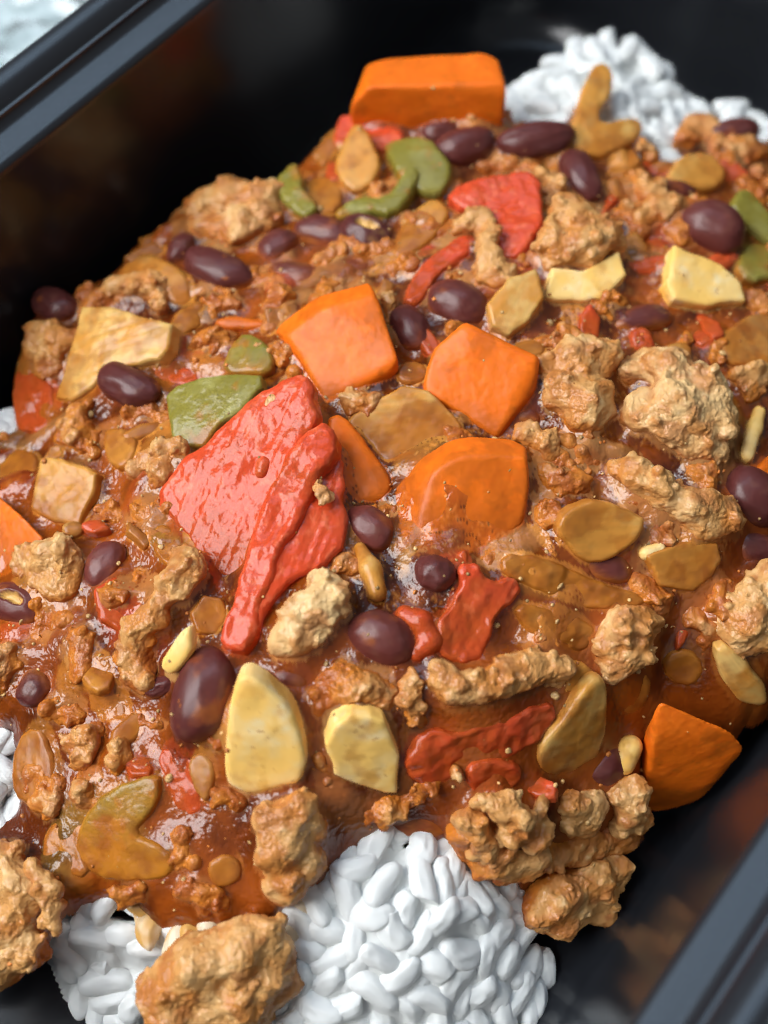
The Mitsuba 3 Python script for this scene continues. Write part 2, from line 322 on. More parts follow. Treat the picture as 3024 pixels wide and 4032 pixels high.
# (kind, shape, label, geometry in mm, options)
PIECES = [
    ('carrot', 'hull', 'large orange carrot block on top at the far end beside the white rice', [[[49.5, 45.3, 29.3], [55.9, 47.5, 31.3], [58.4, 45.6, 31.9], [67.9, 35.2, 32.2], [68.1, 32.5, 32.0], [51.6, 43.3, 32.7], [63.7, 28.7, 33.1], [63.4, 27.9, 32.4], [62.4, 27.6, 29.5], [62.0, 28.6, 27.1], [57.1, 33.9, 25.9], [54.5, 38.0, 25.6], [54.0, 39.8, 26.8]], 5], {'sauce': 0.15}),
    ('carrot', 'hull', 'bright orange carrot cube above the big tomato, left of the other cube', [[[12.2, 27.5, 30.4], [15.1, 26.1, 32.8], [17.7, 24.8, 34.2], [23.1, 20.4, 35.2], [11.0, 24.8, 32.7], [15.7, 21.9, 36.1], [20.7, 18.1, 37.0], [20.8, 17.2, 36.5], [15.8, 10.0, 35.5], [14.5, 10.1, 34.1], [7.4, 14.8, 30.7], [8.1, 16.6, 31.4]], 6], {}),
    ('carrot', 'hull', 'small bright orange carrot cube leaning on meat right of a larger cube', [[[15.7, 6.3, 33.7], [19.9, 7.7, 35.8], [24.1, 6.3, 37.4], [22.9, 5.6, 37.7], [25.1, -3.8, 36.8], [26.1, -3.6, 36.1], [23.4, -5.2, 34.7], [16.0, -5.0, 32.2], [14.9, 5.3, 33.4]], 6], {}),
    ('carrot', 'hull', 'big sauced carrot wedge in the middle beside the tomato', [[[2.2, -0.1, 31.5], [6.4, 0.1, 33.4], [9.9, -1.4, 35.0], [12.2, -3.6, 35.5], [15.0, -7.8, 35.4], [15.1, -9.7, 35.2], [4.9, -3.3, 36.2], [8.6, -5.2, 37.1], [13.1, -10.8, 36.6], [11.5, -12.6, 35.1], [7.8, -14.4, 32.3], [2.7, -12.9, 31.2], [-0.1, -10.7, 31.2], [-2.3, -7.0, 31.7], [-2.8, -5.0, 31.0]], 6], {'sauce': 0.6}),
    ('carrot', 'hull', 'carrot chunk lying against the black tray wall at the lower right', [[[1.2, -38.5, 20.8], [3.2, -38.1, 23.7], [5.9, -43.5, 20.9], [7.7, -47.4, 18.7], [8.0, -48.8, 16.3], [3.7, -47.8, 8.6], [-0.3, -44.7, 7.1], [-2.3, -42.2, 9.3], [0.2, -40.1, 19.4], [5.1, -45.4, 17.9]], 6], {'sauce': 0.2}),
    ('carrot', 'hull', 'orange carrot piece cut off by the left edge of the photo', [[[-28.3, 44.7, 21.0], [-24.9, 42.4, 23.3], [-25.3, 37.3, 25.0], [-26.3, 31.7, 25.6], [-29.5, 32.0, 23.4], [-32.6, 34.4, 21.0], [-35.1, 38.4, 18.7]], 6], {'sauce': 0.3}),
    ('carrot', 'slab', 'curved orange carrot slice tucked between onion and tomato', [[[3.5, 11.9, 34.7], [5.6, 10.7, 35.1], [4.5, 5.9, 33.8], [2.9, 0.9, 32.4], [1.3, 0.2, 31.8], [-1.2, 1.8, 31.3], [-2.4, 3.8, 31.4], [1.1, 8.0, 33.2]], 3], {'smooth': 1, 'sauce': 0.35}),
    ('carrot', 'slab', 'flat orange carrot sliver left of the upper carrot cube', [[[9.6, 36.5, 27.9], [11.7, 34.6, 28.6], [13.1, 31.0, 29.2], [13.6, 28.2, 29.6], [11.7, 29.8, 29.0], [9.4, 34.2, 28.0]], 2.5], {'smooth': 1, 'sauce': 0.4}),
    ('carrot', 'slab', 'orange sliver at the right edge beside the dark beans', [[[34.7, -31.5, 27.5], [37.8, -31.8, 27.1], [38.2, -33.7, 26.2], [35.1, -34.9, 26.0], [33.6, -32.9, 27.0]], 2.5], {'sauce': 0.3}),
    ('tomato', 'slab', 'large flat red tomato flap, left half of the biggest tomato', [[[-15.6, 23.5, 29.7], [-10.6, 22.7, 31.8], [-5.0, 21.1, 34.1], [0.4, 20.0, 36.3], [3.4, 18.4, 37.7], [5.5, 16.5, 38.7], [4.3, 13.7, 38.5], [1.7, 11.0, 37.7], [-1.1, 11.1, 36.5], [-5.4, 8.7, 35.0], [-9.8, 7.9, 33.4], [-14.3, 6.3, 31.7], [-17.6, 6.8, 30.4], [-20.6, 6.8, 29.2], [-19.8, 10.0, 29.2], [-18.3, 13.1, 29.6], [-17.1, 17.5, 29.7]], 2.8], {'smooth': 1, 'bend': 0.004, 'wr': 0.32, 'sauce': 0.12}),
    ('tomato', 'slab', 'long ridged red tomato fold, right half of the biggest tomato', [[[1.2, 10.8, 38.5], [1.6, 9.1, 38.7], [0.5, 7.5, 38.5], [-3.8, 6.3, 37.6], [-8.4, 5.2, 36.7], [-14.1, 3.8, 35.5], [-19.4, 2.0, 34.4], [-24.0, 0.2, 33.5], [-25.8, 2.0, 33.0], [-25.1, 3.8, 33.0], [-19.9, 5.7, 34.1], [-14.8, 8.0, 35.1], [-10.1, 9.9, 36.0], [-5.6, 11.2, 36.9], [-1.5, 11.8, 37.8]], 4.4], {'smooth': 1, 'rnd': 1.0, 'wr': 0.42, 'sauce': 0.12}),
    ('tomato', 'slab', 'wide red tomato lobe sloping from the fold towards the carrot wedge', [[[2.1, 11.3, 36.9], [1.6, 8.3, 36.4], [-2.1, 4.1, 35.5], [-6.5, -0.1, 34.5], [-8.7, -1.0, 34.2], [-11.7, -0.2, 34.1], [-14.5, 1.1, 34.1], [-18.2, 1.4, 33.9], [-23.7, 0.1, 33.3], [-20.7, 4.0, 34.1], [-13.8, 5.8, 34.9], [-6.1, 8.0, 35.8]], 3.6], {'smooth': 1, 'bend': 0.004, 'wr': 0.3, 'sauce': 0.12}),
    ('tomato', 'slab', 'ragged red tomato piece in front of the carrot wedge', [[[-2.2, -12.1, 34.7], [0.1, -14.0, 34.3], [-0.7, -16.0, 33.3], [1.3, -18.2, 32.8], [0.4, -19.5, 32.1], [-2.8, -19.0, 31.7], [-5.9, -20.1, 30.7], [-9.5, -20.2, 30.1], [-11.4, -17.5, 30.8], [-11.0, -15.8, 31.6], [-8.1, -14.0, 32.8], [-4.9, -14.5, 33.2]], 2.6], {'smooth': 1, 'wr': 0.5, 'sauce': 0.28}),
    ('tomato', 'blob', 'small orange red tomato strip curling beside a dark bean', [[-9.9, -10.8, 32.0, 1.15], [-9.6, -12.6, 31.8, 1.45], [-10.5, -14.8, 31.3, 1.35], [-12.4, -14.4, 31.0, 1.14]], {'wr': 0.2, 'sauce': 0.25}),
    ('tomato', 'slab', 'bright red tomato wedge at the back below the black beans', [[[43.0, 23.5, 31.0], [46.8, 23.2, 31.2], [51.3, 19.5, 31.8], [53.6, 16.4, 32.1], [51.4, 13.3, 32.1], [45.4, 9.8, 31.8], [40.2, 9.1, 31.5], [39.7, 11.9, 31.3], [44.1, 15.8, 31.4]], 3.2], {'smooth': 1, 'wr': 0.4, 'sauce': 0.08}),
    ('tomato', 'slab', 'slanting pinkish tomato strip left of the L shaped meat chunk', [[[25.9, 17.5, 31.2], [31.2, 19.2, 31.1], [36.9, 19.0, 31.1], [40.3, 16.7, 31.1], [36.2, 14.6, 31.2], [32.4, 16.3, 31.2], [26.4, 15.3, 31.2]], 2.2], {'smooth': 1, 'wr': 0.3, 'sauce': 0.3}),
    ('tomato', 'slab', 'dark red tomato skin under the far carrot block', [[[47.6, 47.3, 25.6], [51.0, 47.7, 26.1], [52.8, 41.1, 26.6], [52.9, 37.4, 26.7], [50.3, 36.2, 26.3], [45.2, 44.6, 25.3]], 3], {'smooth': 1, 'wr': 0.3, 'sauce': 0.3}),
    ('tomato', 'slab', 'dull red tomato skin at the left end of the heap', [[[-9.3, 56.2, 20.2], [-7.6, 55.0, 20.9], [-8.5, 49.3, 22.2], [-11.3, 45.2, 22.6], [-14.6, 45.1, 21.8], [-15.8, 49.4, 20.3], [-13.4, 53.1, 19.9]], 3], {'smooth': 1, 'wr': 0.4, 'sauce': 0.4}),
    ('tomato', 'slab', 'pink tomato bit between pale onion and bean on the left', [[[-0.4, 39.5, 25.9], [3.4, 39.7, 26.2], [5.2, 37.1, 27.1], [4.2, 32.8, 28.2], [0.8, 31.2, 28.3], [-1.8, 34.7, 27.1]], 2.4], {'smooth': 1, 'wr': 0.35, 'sauce': 0.25}),
    ('tomato', 'slab', 'wide reddish tomato band hanging over the front edge of the chili', [[[-21.6, -20.3, 26.7], [-18.3, -21.0, 28.1], [-13.0, -24.7, 27.5], [-6.7, -28.5, 27.4], [-6.1, -30.5, 25.7], [-8.5, -30.8, 23.8], [-13.4, -28.6, 23.0], [-18.2, -26.4, 22.3], [-22.6, -22.5, 23.7]], 2.6], {'smooth': 1, 'wr': 0.6, 'sauce': 0.55}),
    ('tomato', 'slab', 'soft red tomato scrap at the bottom of the front slope', [[[-17.8, -25.9, 25.2], [-15.0, -27.7, 25.0], [-12.9, -30.2, 23.3], [-14.4, -31.5, 21.0], [-18.1, -29.7, 20.8], [-19.3, -27.1, 22.9]], 2.4], {'smooth': 1, 'wr': 0.5, 'sauce': 0.5}),
    ('tomato', 'slab', 'dark red tomato skin left of the big garlic slice', [[[-37.8, 3.3, 24.6], [-35.4, 0.4, 25.8], [-35.6, -3.6, 25.6], [-39.3, -5.6, 23.7], [-41.0, -4.3, 22.9], [-40.6, -1.1, 23.2]], 2.2], {'smooth': 1, 'wr': 0.45, 'sauce': 0.4}),
    ('onion', 'slab', 'large pale amber onion square near the left end', [[[1.0, 52.1, 27.3], [2.7, 47.5, 29.0], [3.2, 42.8, 30.3], [4.1, 38.0, 31.8], [1.5, 36.2, 31.0], [-0.4, 36.2, 30.2], [-2.1, 38.9, 28.8], [-4.2, 41.5, 27.3], [-6.9, 42.4, 26.0], [-9.5, 44.4, 24.3], [-10.6, 47.2, 23.2], [-6.3, 48.2, 24.9], [-2.4, 50.2, 26.2]], 2.6], {'bend': 0.006, 'sauce': 0.12, 'pale': 0.35}),
    ('onion', 'slab', 'translucent onion square lying between the two carrot cubes and the wedge', [[[7.3, 10.6, 32.8], [13.5, 7.9, 33.9], [15.2, 5.1, 34.0], [14.9, 2.3, 33.6], [13.9, -1.1, 33.0], [12.1, -1.5, 32.5], [7.5, 0.9, 31.7], [4.6, 3.2, 31.4], [5.4, 6.3, 31.9], [5.9, 10.5, 32.5]], 2.4], {'sauce': 0.3, 'pale': 0.25}),
    ('onion', 'slab', 'pale onion petal standing at the back left of the pepper', [[[41.1, 41.3, 27.6], [44.7, 42.9, 28.4], [48.4, 43.1, 29.2], [47.5, 39.7, 29.1], [44.6, 35.6, 28.6], [41.9, 34.5, 28.0], [39.0, 35.6, 27.3], [38.8, 38.3, 27.2]], 3], {'smooth': 1, 'sauce': 0.2}),
    ('onion', 'slab', 'brown translucent onion arch on the far left slope', [[[7.7, 54.1, 24.4], [10.4, 54.5, 25.1], [13.2, 52.7, 26.0], [14.4, 48.2, 26.9], [13.3, 43.8, 27.3], [10.7, 41.1, 26.9], [9.3, 42.5, 26.4], [9.3, 45.6, 26.0], [9.5, 49.7, 25.5], [7.3, 51.7, 24.7]], 2.4], {'smooth': 1, 'bend': 0.03, 'sauce': 0.5}),
    ('onion', 'slab', 'brown translucent onion piece beside the red wedge at the back', [[[34.0, 25.2, 29.8], [39.2, 26.1, 30.0], [43.2, 25.4, 30.2], [42.7, 22.6, 30.3], [41.2, 21.2, 30.3], [36.3, 21.1, 30.0], [32.2, 21.5, 29.8], [31.7, 23.8, 29.7]], 2.4], {'smooth': 1, 'sauce': 0.4}),
    ('onion', 'slab', 'hooked orange onion strip climbing the far white rice', [[[64.4, 18.0, 28.3], [68.6, 19.4, 28.2], [74.4, 21.9, 28.1], [79.4, 23.5, 27.9], [82.3, 23.0, 27.6], [81.7, 20.8, 27.2], [77.2, 18.5, 27.2], [72.9, 17.5, 27.4], [71.2, 16.2, 27.3], [74.4, 14.6, 26.7], [77.0, 12.8, 26.0], [74.7, 11.0, 25.9], [71.0, 11.2, 26.3], [65.6, 13.2, 27.2]], 2.2], {'smooth': 1, 'bend': 0.006, 'sauce': 0.45}),
    ('onion', 'slab', 'yellow onion cube between bean and garlic at upper right', [[[30.2, 7.4, 33.9], [34.7, 7.2, 34.4], [38.4, 5.4, 34.5], [35.8, 2.0, 33.7], [32.1, 1.5, 33.1], [28.5, 2.3, 32.8], [28.2, 5.0, 33.2]], 3], {'sauce': 0.15, 'pale': 0.3}),
    ('onion', 'slab', 'glossy orange onion scrap at the top right corner of the heap', [[[70.2, 4.3, 26.2], [74.9, 4.9, 25.5], [79.3, 2.6, 24.3], [78.2, -1.3, 23.8], [74.9, -2.9, 24.0], [70.7, -0.1, 25.3], [68.6, 3.0, 26.2]], 2.8], {'smooth': 1, 'sauce': 0.2}),
    ('onion', 'slab', 'greyish translucent onion at the right edge above the meat', [[[48.1, -17.5, 28.2], [54.0, -17.4, 27.0], [58.0, -19.6, 25.7], [57.9, -22.6, 25.2], [50.3, -25.3, 26.3], [46.2, -21.8, 27.8], [45.7, -19.4, 28.4]], 2.2], {'smooth': 1, 'sauce': 0.45, 'pale': 0.2}),
    ('onion', 'slab', 'yellow onion corner showing behind the largest meat chunk', [[[40.9, -12.8, 30.1], [43.8, -13.9, 29.5], [44.2, -15.8, 29.2], [41.2, -17.4, 29.5], [38.4, -15.8, 30.2]], 2.4], {'smooth': 1, 'sauce': 0.15, 'pale': 0.3}),
    ('onion', 'slab', 'shiny translucent onion cup on the right with meat crumbs on it', [[[8.4, -18.3, 33.6], [11.0, -17.7, 35.2], [14.6, -20.4, 35.1], [17.0, -25.0, 33.3], [15.6, -26.0, 32.0], [12.3, -25.6, 30.8], [9.2, -23.8, 30.6], [8.4, -21.3, 31.8]], 3.2], {'smooth': 1, 'bend': -0.02, 'sauce': 0.3}),
    ('onion', 'slab', 'sauced brown onion flake under the long meat chunk', [[[14.2, -27.9, 30.5], [18.3, -29.8, 30.4], [21.8, -33.3, 29.1], [20.6, -34.8, 27.9], [18.4, -34.9, 27.3], [15.4, -34.3, 26.9], [13.1, -31.0, 28.4]], 2.4], {'sauce': 0.5}),
    ('onion', 'slab', 'upright translucent onion square on the left slope', [[[-18.3, 40.7, 25.2], [-17.1, 38.0, 26.3], [-16.5, 31.9, 27.9], [-19.9, 30.3, 26.9], [-22.9, 29.2, 26.0], [-23.9, 33.2, 24.6], [-24.2, 37.2, 23.6]], 2.4], {'sauce': 0.35, 'pale': 0.2}),
    ('onion', 'slab', 'round brown onion flake between sauce and meat on the left', [[[-11.5, 36.5, 26.8], [-9.7, 35.2, 27.4], [-9.5, 31.6, 28.6], [-12.3, 29.3, 28.9], [-14.9, 29.6, 28.3], [-14.2, 32.6, 27.5]], 2.2], {'smooth': 1, 'sauce': 0.45}),
    ('onion', 'blob', 'orange onion stick lying beside the grey topped meat chunk', [[-6.8, -1.9, 33.0, 0.74], [-8.2, -4.5, 33.2, 1.16], [-9.9, -6.8, 32.8, 1.15]], {'wr': 0.1, 'sauce': 0.15, 'pale': 0.2}),
    ('onion', 'slab', 'curled onion edge at the end of the crumbly meat strip', [[[-4.8, -29.3, 26.5], [-2.1, -29.0, 28.2], [0.2, -30.7, 26.9], [-0.8, -32.0, 24.5], [-3.9, -32.0, 22.9], [-7.8, -31.0, 22.4], [-7.3, -29.9, 24.3]], 2.4], {'smooth': 1, 'bend': 0.02, 'wr': 0.2, 'sauce': 0.3}),
    ('onion', 'slab', 'broad ribbed onion layer hanging at the front right', [[[-11.0, -30.8, 22.8], [-7.8, -31.2, 24.6], [-3.5, -31.4, 27.7], [-1.2, -32.1, 28.2], [-0.3, -33.0, 27.0], [-2.0, -34.9, 21.6], [-5.4, -36.4, 15.8], [-8.7, -35.6, 14.7], [-11.7, -32.6, 18.4]], 2.2], {'smooth': 1, 'bend': 0.01, 'wr': 0.2, 'sauce': 0.25, 'pale': 0.15}),
    ('onion', 'slab', 'brown glassy onion lump below the lone meat cluster on the right', [[[1.6, -32.8, 22.8], [4.2, -33.8, 23.5], [5.6, -35.8, 21.7], [4.1, -37.1, 18.7], [1.8, -36.5, 17.6], [0.1, -34.6, 19.0]], 3], {'smooth': 1, 'sauce': 0.5}),
    ('onion', 'slab', 'smooth almond shaped onion slice at the right edge', [[[11.7, -40.2, 24.0], [13.2, -41.1, 24.6], [14.0, -44.3, 22.0], [14.1, -47.4, 18.7], [13.2, -48.6, 16.4], [11.3, -45.8, 17.6], [10.7, -42.6, 20.3]], 3], {'smooth': 1, 'bend': 0.02, 'sauce': 0.12, 'pale': 0.35}),
    ('onion', 'slab', 'dark brown onion fold sweeping behind the ragged tomato', [[[-1.1, -19.4, 32.2], [2.1, -23.3, 30.1], [4.8, -27.6, 27.6], [2.5, -29.0, 26.5], [-0.2, -27.2, 27.4], [-2.1, -23.1, 29.8]], 2.4], {'smooth': 1, 'wr': 0.5, 'sauce': 0.85}),
    ('onion', 'slab', 'glossy sauce covered onion ridge below the carrot wedge', [[[2.6, -15.1, 33.3], [6.0, -18.4, 32.2], [8.2, -25.0, 29.6], [11.4, -29.9, 27.8], [10.8, -31.5, 27.1], [5.7, -27.5, 28.4], [2.7, -21.5, 30.6], [0.8, -16.8, 32.4]], 2.6], {'smooth': 1, 'wr': 0.5, 'sauce': 0.75}),
    ('onion', 'slab', 'tall orange brown onion strip at the lower left edge beside the rice', [[[-46.2, 18.8, 19.1], [-43.2, 17.6, 21.1], [-44.1, 14.3, 20.9], [-47.3, 11.2, 19.3], [-49.1, 10.7, 18.2], [-51.1, 13.7, 16.7], [-50.2, 16.2, 16.9]], 2.6], {'smooth': 1, 'sauce': 0.5}),
    ('onion', 'slab', 'thin pale onion scrap left of the big garlic slice', [[[-36.6, -0.8, 26.1], [-34.5, -1.8, 27.0], [-35.3, -4.5, 26.4], [-37.9, -5.6, 25.1], [-39.1, -5.6, 24.5], [-38.3, -2.5, 25.1]], 1.6], {'smooth': 1, 'sauce': 0.3, 'pale': 0.3}),
    ('onion', 'slab', 'small onion wedge in the sauce above the two round meat balls', [[[-37.1, 14.4, 23.4], [-34.7, 11.9, 24.7], [-36.0, 8.2, 24.5], [-38.4, 8.8, 23.3], [-38.9, 12.0, 22.8]], 2.4], {'smooth': 1, 'sauce': 0.5}),
    ('onion', 'slab', 'glossy onion piece beside the crumb under the second garlic piece', [[[-20.2, -18.3, 26.3], [-18.8, -19.4, 26.6], [-19.4, -21.3, 25.2], [-21.2, -21.4, 23.9], [-21.8, -19.6, 24.5]], 2.2], {'smooth': 1, 'sauce': 0.4}),
    ('onion', 'slab', 'clear brown onion patch between the back bean and dark bean on the slope', [[[36.8, 44.1, 25.4], [40.3, 42.7, 25.5], [39.3, 38.6, 26.5], [35.2, 35.5, 27.4], [32.5, 37.8, 27.1]], 2.6], {'smooth': 1, 'sauce': 0.4, 'pale': 0.1}),
    ('onion', 'slab', 'thin onion edge at the left margin below the rice bit', [[[-20.4, 49.5, 19.0], [-17.8, 47.5, 20.1], [-16.7, 43.4, 21.6], [-20.4, 40.3, 22.1], [-23.1, 42.6, 20.9], [-23.2, 46.3, 19.6]], 2.4], {'smooth': 1, 'sauce': 0.45}),
    ('pepper', 'slab', 'flat green pepper square beside the big tomato', [[[-3.7, 31.9, 30.0], [-2.0, 31.8, 30.5], [0.4, 29.5, 31.5], [4.5, 22.9, 33.6], [3.2, 21.5, 33.5], [-0.3, 21.9, 32.5], [-3.1, 22.6, 31.6], [-6.5, 22.7, 30.6], [-8.0, 24.2, 30.0], [-8.0, 27.0, 29.6]], 2.4], {'bend': 0.012, 'sauce': 0.05}),
    ('pepper', 'slab', 'olive pepper bit above the flat green square', [[[3.2, 28.8, 30.2], [6.6, 30.6, 30.5], [9.6, 30.1, 31.0], [9.6, 26.2, 31.5], [7.3, 23.3, 31.5], [5.5, 24.2, 31.1]], 2.4], {'smooth': 1, 'sauce': 0.3}),
    ('pepper', 'slab', 'shiny folded green pepper at the back left of the red wedge', [[[46.8, 37.3, 29.5], [48.7, 36.7, 29.8], [51.6, 33.2, 30.1], [50.1, 28.0, 30.1], [47.3, 25.6, 29.8], [44.2, 25.1, 29.5], [43.2, 28.0, 29.3], [43.5, 31.8, 29.3]], 2.4], {'smooth': 1, 'bend': 0.02, 'sauce': 0.1}),
    ('pepper', 'slab', 'long green pepper rim curling at the back', [[[33.0, 35.4, 28.9], [37.4, 34.3, 29.3], [39.1, 30.8, 29.7], [42.6, 31.3, 29.9], [45.8, 31.8, 30.1], [45.9, 29.8, 30.3], [42.0, 28.1, 30.2], [37.3, 27.6, 29.9], [35.8, 31.8, 29.4], [32.9, 33.1, 29.1]], 2.4], {'smooth': 1, 'wr': 0.3, 'sauce': 0.1}),
    ('pepper', 'slab', 'pointed olive pepper strip at the far left crest', [[[33.3, 46.2, 27.2], [38.0, 46.2, 28.1], [36.4, 43.7, 28.1], [34.6, 41.5, 28.0], [33.6, 37.6, 28.3], [30.7, 37.8, 27.8], [30.9, 41.0, 27.4], [32.1, 44.0, 27.3]], 2.2], {'smooth': 1, 'wr': 0.3, 'sauce': 0.2}),
    ('pepper', 'slab', 'bright green pepper curl at the upper right edge', [[[69.9, -5.8, 27.3], [74.4, -5.9, 26.6], [73.9, -8.8, 26.0], [72.7, -12.9, 25.2], [69.4, -14.8, 25.2], [69.0, -11.5, 26.1], [68.4, -8.7, 26.9]], 2.2], {'smooth': 1, 'wr': 0.2, 'sauce': 0.1}),
    ('pepper', 'slab', 'glossy green pepper bit below the bean at the right edge', [[[62.4, -11.7, 26.1], [67.6, -11.2, 24.8], [70.2, -14.4, 23.8], [64.8, -18.0, 24.7], [60.5, -15.1, 26.1]], 2.6], {'smooth': 1, 'sauce': 0.2}),
    ('pepper', 'slab', 'large green pepper half sunk in sauce at the lower left', [[[-39.6, 0.8, 25.6], [-41.3, -1.0, 24.3], [-43.6, -1.0, 22.9], [-45.7, -0.7, 21.6], [-45.0, -3.2, 21.8], [-44.9, -5.9, 21.6], [-46.6, -6.6, 20.5], [-49.2, -4.1, 19.0], [-51.9, 0.7, 17.7], [-51.7, 4.4, 18.1], [-48.3, 5.7, 20.4], [-44.0, 4.9, 23.1]], 2.4], {'smooth': 1, 'bend': 0.006, 'sauce': 0.42}),
    ('pepper', 'slab', 'brown green pepper flap left of the sunken green one', [[[-51.4, 9.4, 17.4], [-47.7, 8.1, 19.4], [-46.9, 5.0, 20.1], [-50.4, 3.4, 18.5], [-52.1, 1.1, 18.0], [-54.1, 4.7, 16.6], [-54.5, 7.0, 16.1]], 2.2], {'smooth': 1, 'sauce': 0.75}),
    ('garlic', 'slab', 'largest cream garlic slice at the front beside the big bean', [[[-28.9, -2.9, 36.2], [-28.0, -3.3, 36.8], [-27.4, -4.2, 36.7], [-26.9, -5.9, 36.0], [-27.1, -8.5, 33.8], [-27.9, -10.7, 31.4], [-29.0, -12.4, 29.3], [-31.0, -13.1, 26.7], [-32.8, -11.3, 26.3], [-35.3, -9.1, 25.4], [-36.2, -7.2, 26.0], [-36.1, -6.2, 26.8], [-34.5, -5.2, 29.1], [-31.4, -3.6, 33.3]], 4], {'smooth': 1, 'bend': 0.003, 'sauce': 0.1}),
    ('garlic', 'slab', 'cream garlic cube right of the largest slice', [[[-26.7, -13.0, 29.7], [-25.0, -12.9, 31.8], [-23.1, -14.0, 32.6], [-21.9, -15.5, 32.3], [-21.2, -16.8, 31.5], [-21.7, -18.1, 29.3], [-22.2, -19.6, 27.1], [-24.4, -21.3, 22.8], [-25.4, -20.1, 23.0], [-26.6, -17.8, 24.4], [-27.9, -15.0, 26.1]], 4], {'sauce': 0.1}),
    ('garlic', 'slab', 'small glossy yellow garlic sliver on the twisted meat', [[[-31.5, 7.4, 30.8], [-29.1, 7.3, 32.6], [-26.4, 6.7, 34.7], [-26.9, 5.6, 34.1], [-28.5, 4.6, 32.8], [-30.4, 4.7, 31.3], [-31.6, 5.7, 30.5]], 2], {'smooth': 1, 'bend': 0.03, 'sauce': 0.05}),
    ('garlic', 'slab', 'yellow garlic block under a meat cluster at upper right', [[[36.8, 2.6, 32.1], [41.0, 4.8, 32.8], [43.3, 1.2, 32.2], [49.1, -0.5, 32.1], [47.0, -3.4, 31.4], [41.9, -2.8, 31.2], [37.4, 1.4, 31.9]], 3], {'smooth': 0, 'sauce': 0.08}),
    ('garlic', 'slab', 'yellow garlic wedge under the bean near the right edge', [[[50.1, -7.7, 30.4], [55.3, -5.4, 31.1], [58.1, -11.5, 29.1], [57.8, -15.0, 28.0], [56.1, -16.8, 27.4], [51.8, -13.7, 28.5], [48.9, -9.9, 29.8]], 3], {'sauce': 0.15}),
    ('garlic', 'blob', 'narrow garlic stick near the right edge below the meat', [[35.2, -29.4, 27.4, 0.92], [39.5, -28.0, 27.2, 0.93], [42.1, -27.2, 27.0, 0.82]], {'wr': 0.05, 'sauce': 0.25}),
    ('garlic', 'blob', 'small garlic lump half hidden beside the lower carrot chunk', [[-0.8, -38.0, 16.0, 1.43], [-2.5, -38.5, 14.6, 1.33]], {'wr': 0.15, 'sauce': 0.35}),
    ('garlic', 'blob', 'little yellow garlic crumb below the long meat chunk', [[14.8, -27.4, 29.6, 0.87], [16.4, -28.3, 29.5, 0.76]], {'wr': 0.1, 'sauce': 0.1}),
    ('bean', 'bean', 'single biggest dark red bean left of the cream garlic', [[-30.4, 1.6, 29.1], [0.87, 0.42, 0.24], [-0.27, 0.03, 0.96], 11.0, 7.4], {}),
    ('bean', 'bean', 'dark bean with a yellow fleck right of the grey topped meat chunk', [[-13.7, -10.3, 31.8], [0.27, -0.96, -0.06], [-0.14, -0.1, 0.99], 7.8, 5.9], {}),
    ('bean', 'bean', 'reddish bean half hidden behind the largest garlic slice', [[-23.5, -4.8, 29.1], [0.84, -0.54, 0.11], [-0.2, -0.11, 0.97], 5.1, 4.2], {}),
    ('bean', 'bean', 'glossy bean tucked between tomato fold and carrot wedge', [[-3.7, -0.7, 32.0], [-0.08, -1.0, 0.05], [0.03, 0.05, 1.0], 6.7, 5.1], {}),
    ('bean', 'bean', 'small bean with crumbs sitting on the ragged tomato', [[-4.3, -10.7, 33.7], [0.29, -0.96, -0.04], [0.0, -0.04, 1.0], 4.8, 4.2], {}),
    ('bean', 'bean', 'dark purple bean in the sauce left of the twisted meat', [[-24.7, 22.7, 26.4], [0.98, 0.19, 0.12], [-0.15, 0.15, 0.98], 6.6, 4.7], {}),
    ('bean', 'bean', 'dark bean lying below the large amber onion square', [[-4.5, 38.1, 27.4], [0.07, -0.97, 0.22], [-0.11, 0.21, 0.97], 9.7, 5.3], {}),
    ('bean', 'bean', 'round bean end at the far left tip of the heap', [[1.3, 58.4, 21.8], [0.02, -0.99, 0.12], [-0.05, 0.12, 0.99], 7.6, 5.1], {}),
    ('bean', 'bean', 'broad dark bean beside the onion arch on the left slope', [[17.4, 42.5, 26.1], [0.04, -0.98, 0.18], [0.02, 0.18, 0.98], 11.5, 5.9], {}),
    ('bean', 'bean', 'small dark bean end behind the broad one on the left slope', [[18.5, 50.4, 23.8], [0.94, 0.34, -0.07], [0.02, 0.17, 0.98], 5.4, 3.7], {}),
    ('bean', 'bean', 'split bean showing a yellow inside below the long pepper rim', [[33.0, 29.2, 28.4], [0.13, -0.98, 0.12], [0.06, 0.13, 0.99], 7.8, 5.9], {'split': 1}),
    ('bean', 'bean', 'dark sauced bean left of the split bean', [[30.9, 34.8, 26.6], [0.22, -0.97, 0.14], [0.05, 0.16, 0.99], 8.7, 5.2], {'sauce': 0.3}),
    ('bean', 'bean', 'dark bean end right of the far left meat chunk', [[25.6, 38.6, 25.8], [1.0, -0.04, -0.03], [0.04, 0.17, 0.98], 6.4, 5.2], {'sauce': 0.3}),
    ('bean', 'bean', 'dark bean lying in front of the far carrot block', [[54.8, 28.5, 28.1], [0.85, -0.53, -0.02], [0.08, 0.09, 0.99], 9.0, 5.9], {}),
    ('bean', 'bean', 'long bean with a pale crease below the white rice at the back', [[61.8, 21.1, 28.3], [0.78, -0.62, -0.05], [0.1, 0.05, 0.99], 11.6, 5.9], {'crease': 1}),
    ('bean', 'bean', 'bean peeking out behind two others under the far carrot block', [[55.7, 33.7, 26.8], [0.75, -0.66, 0.01], [0.08, 0.1, 0.99], 5.4, 3.5], {}),
    ('bean', 'bean', 'upright bean to the right of the creased bean at the back', [[60.3, 12.6, 27.9], [-0.58, -0.81, 0.08], [0.13, 0.01, 0.99], 10.0, 5.4], {}),
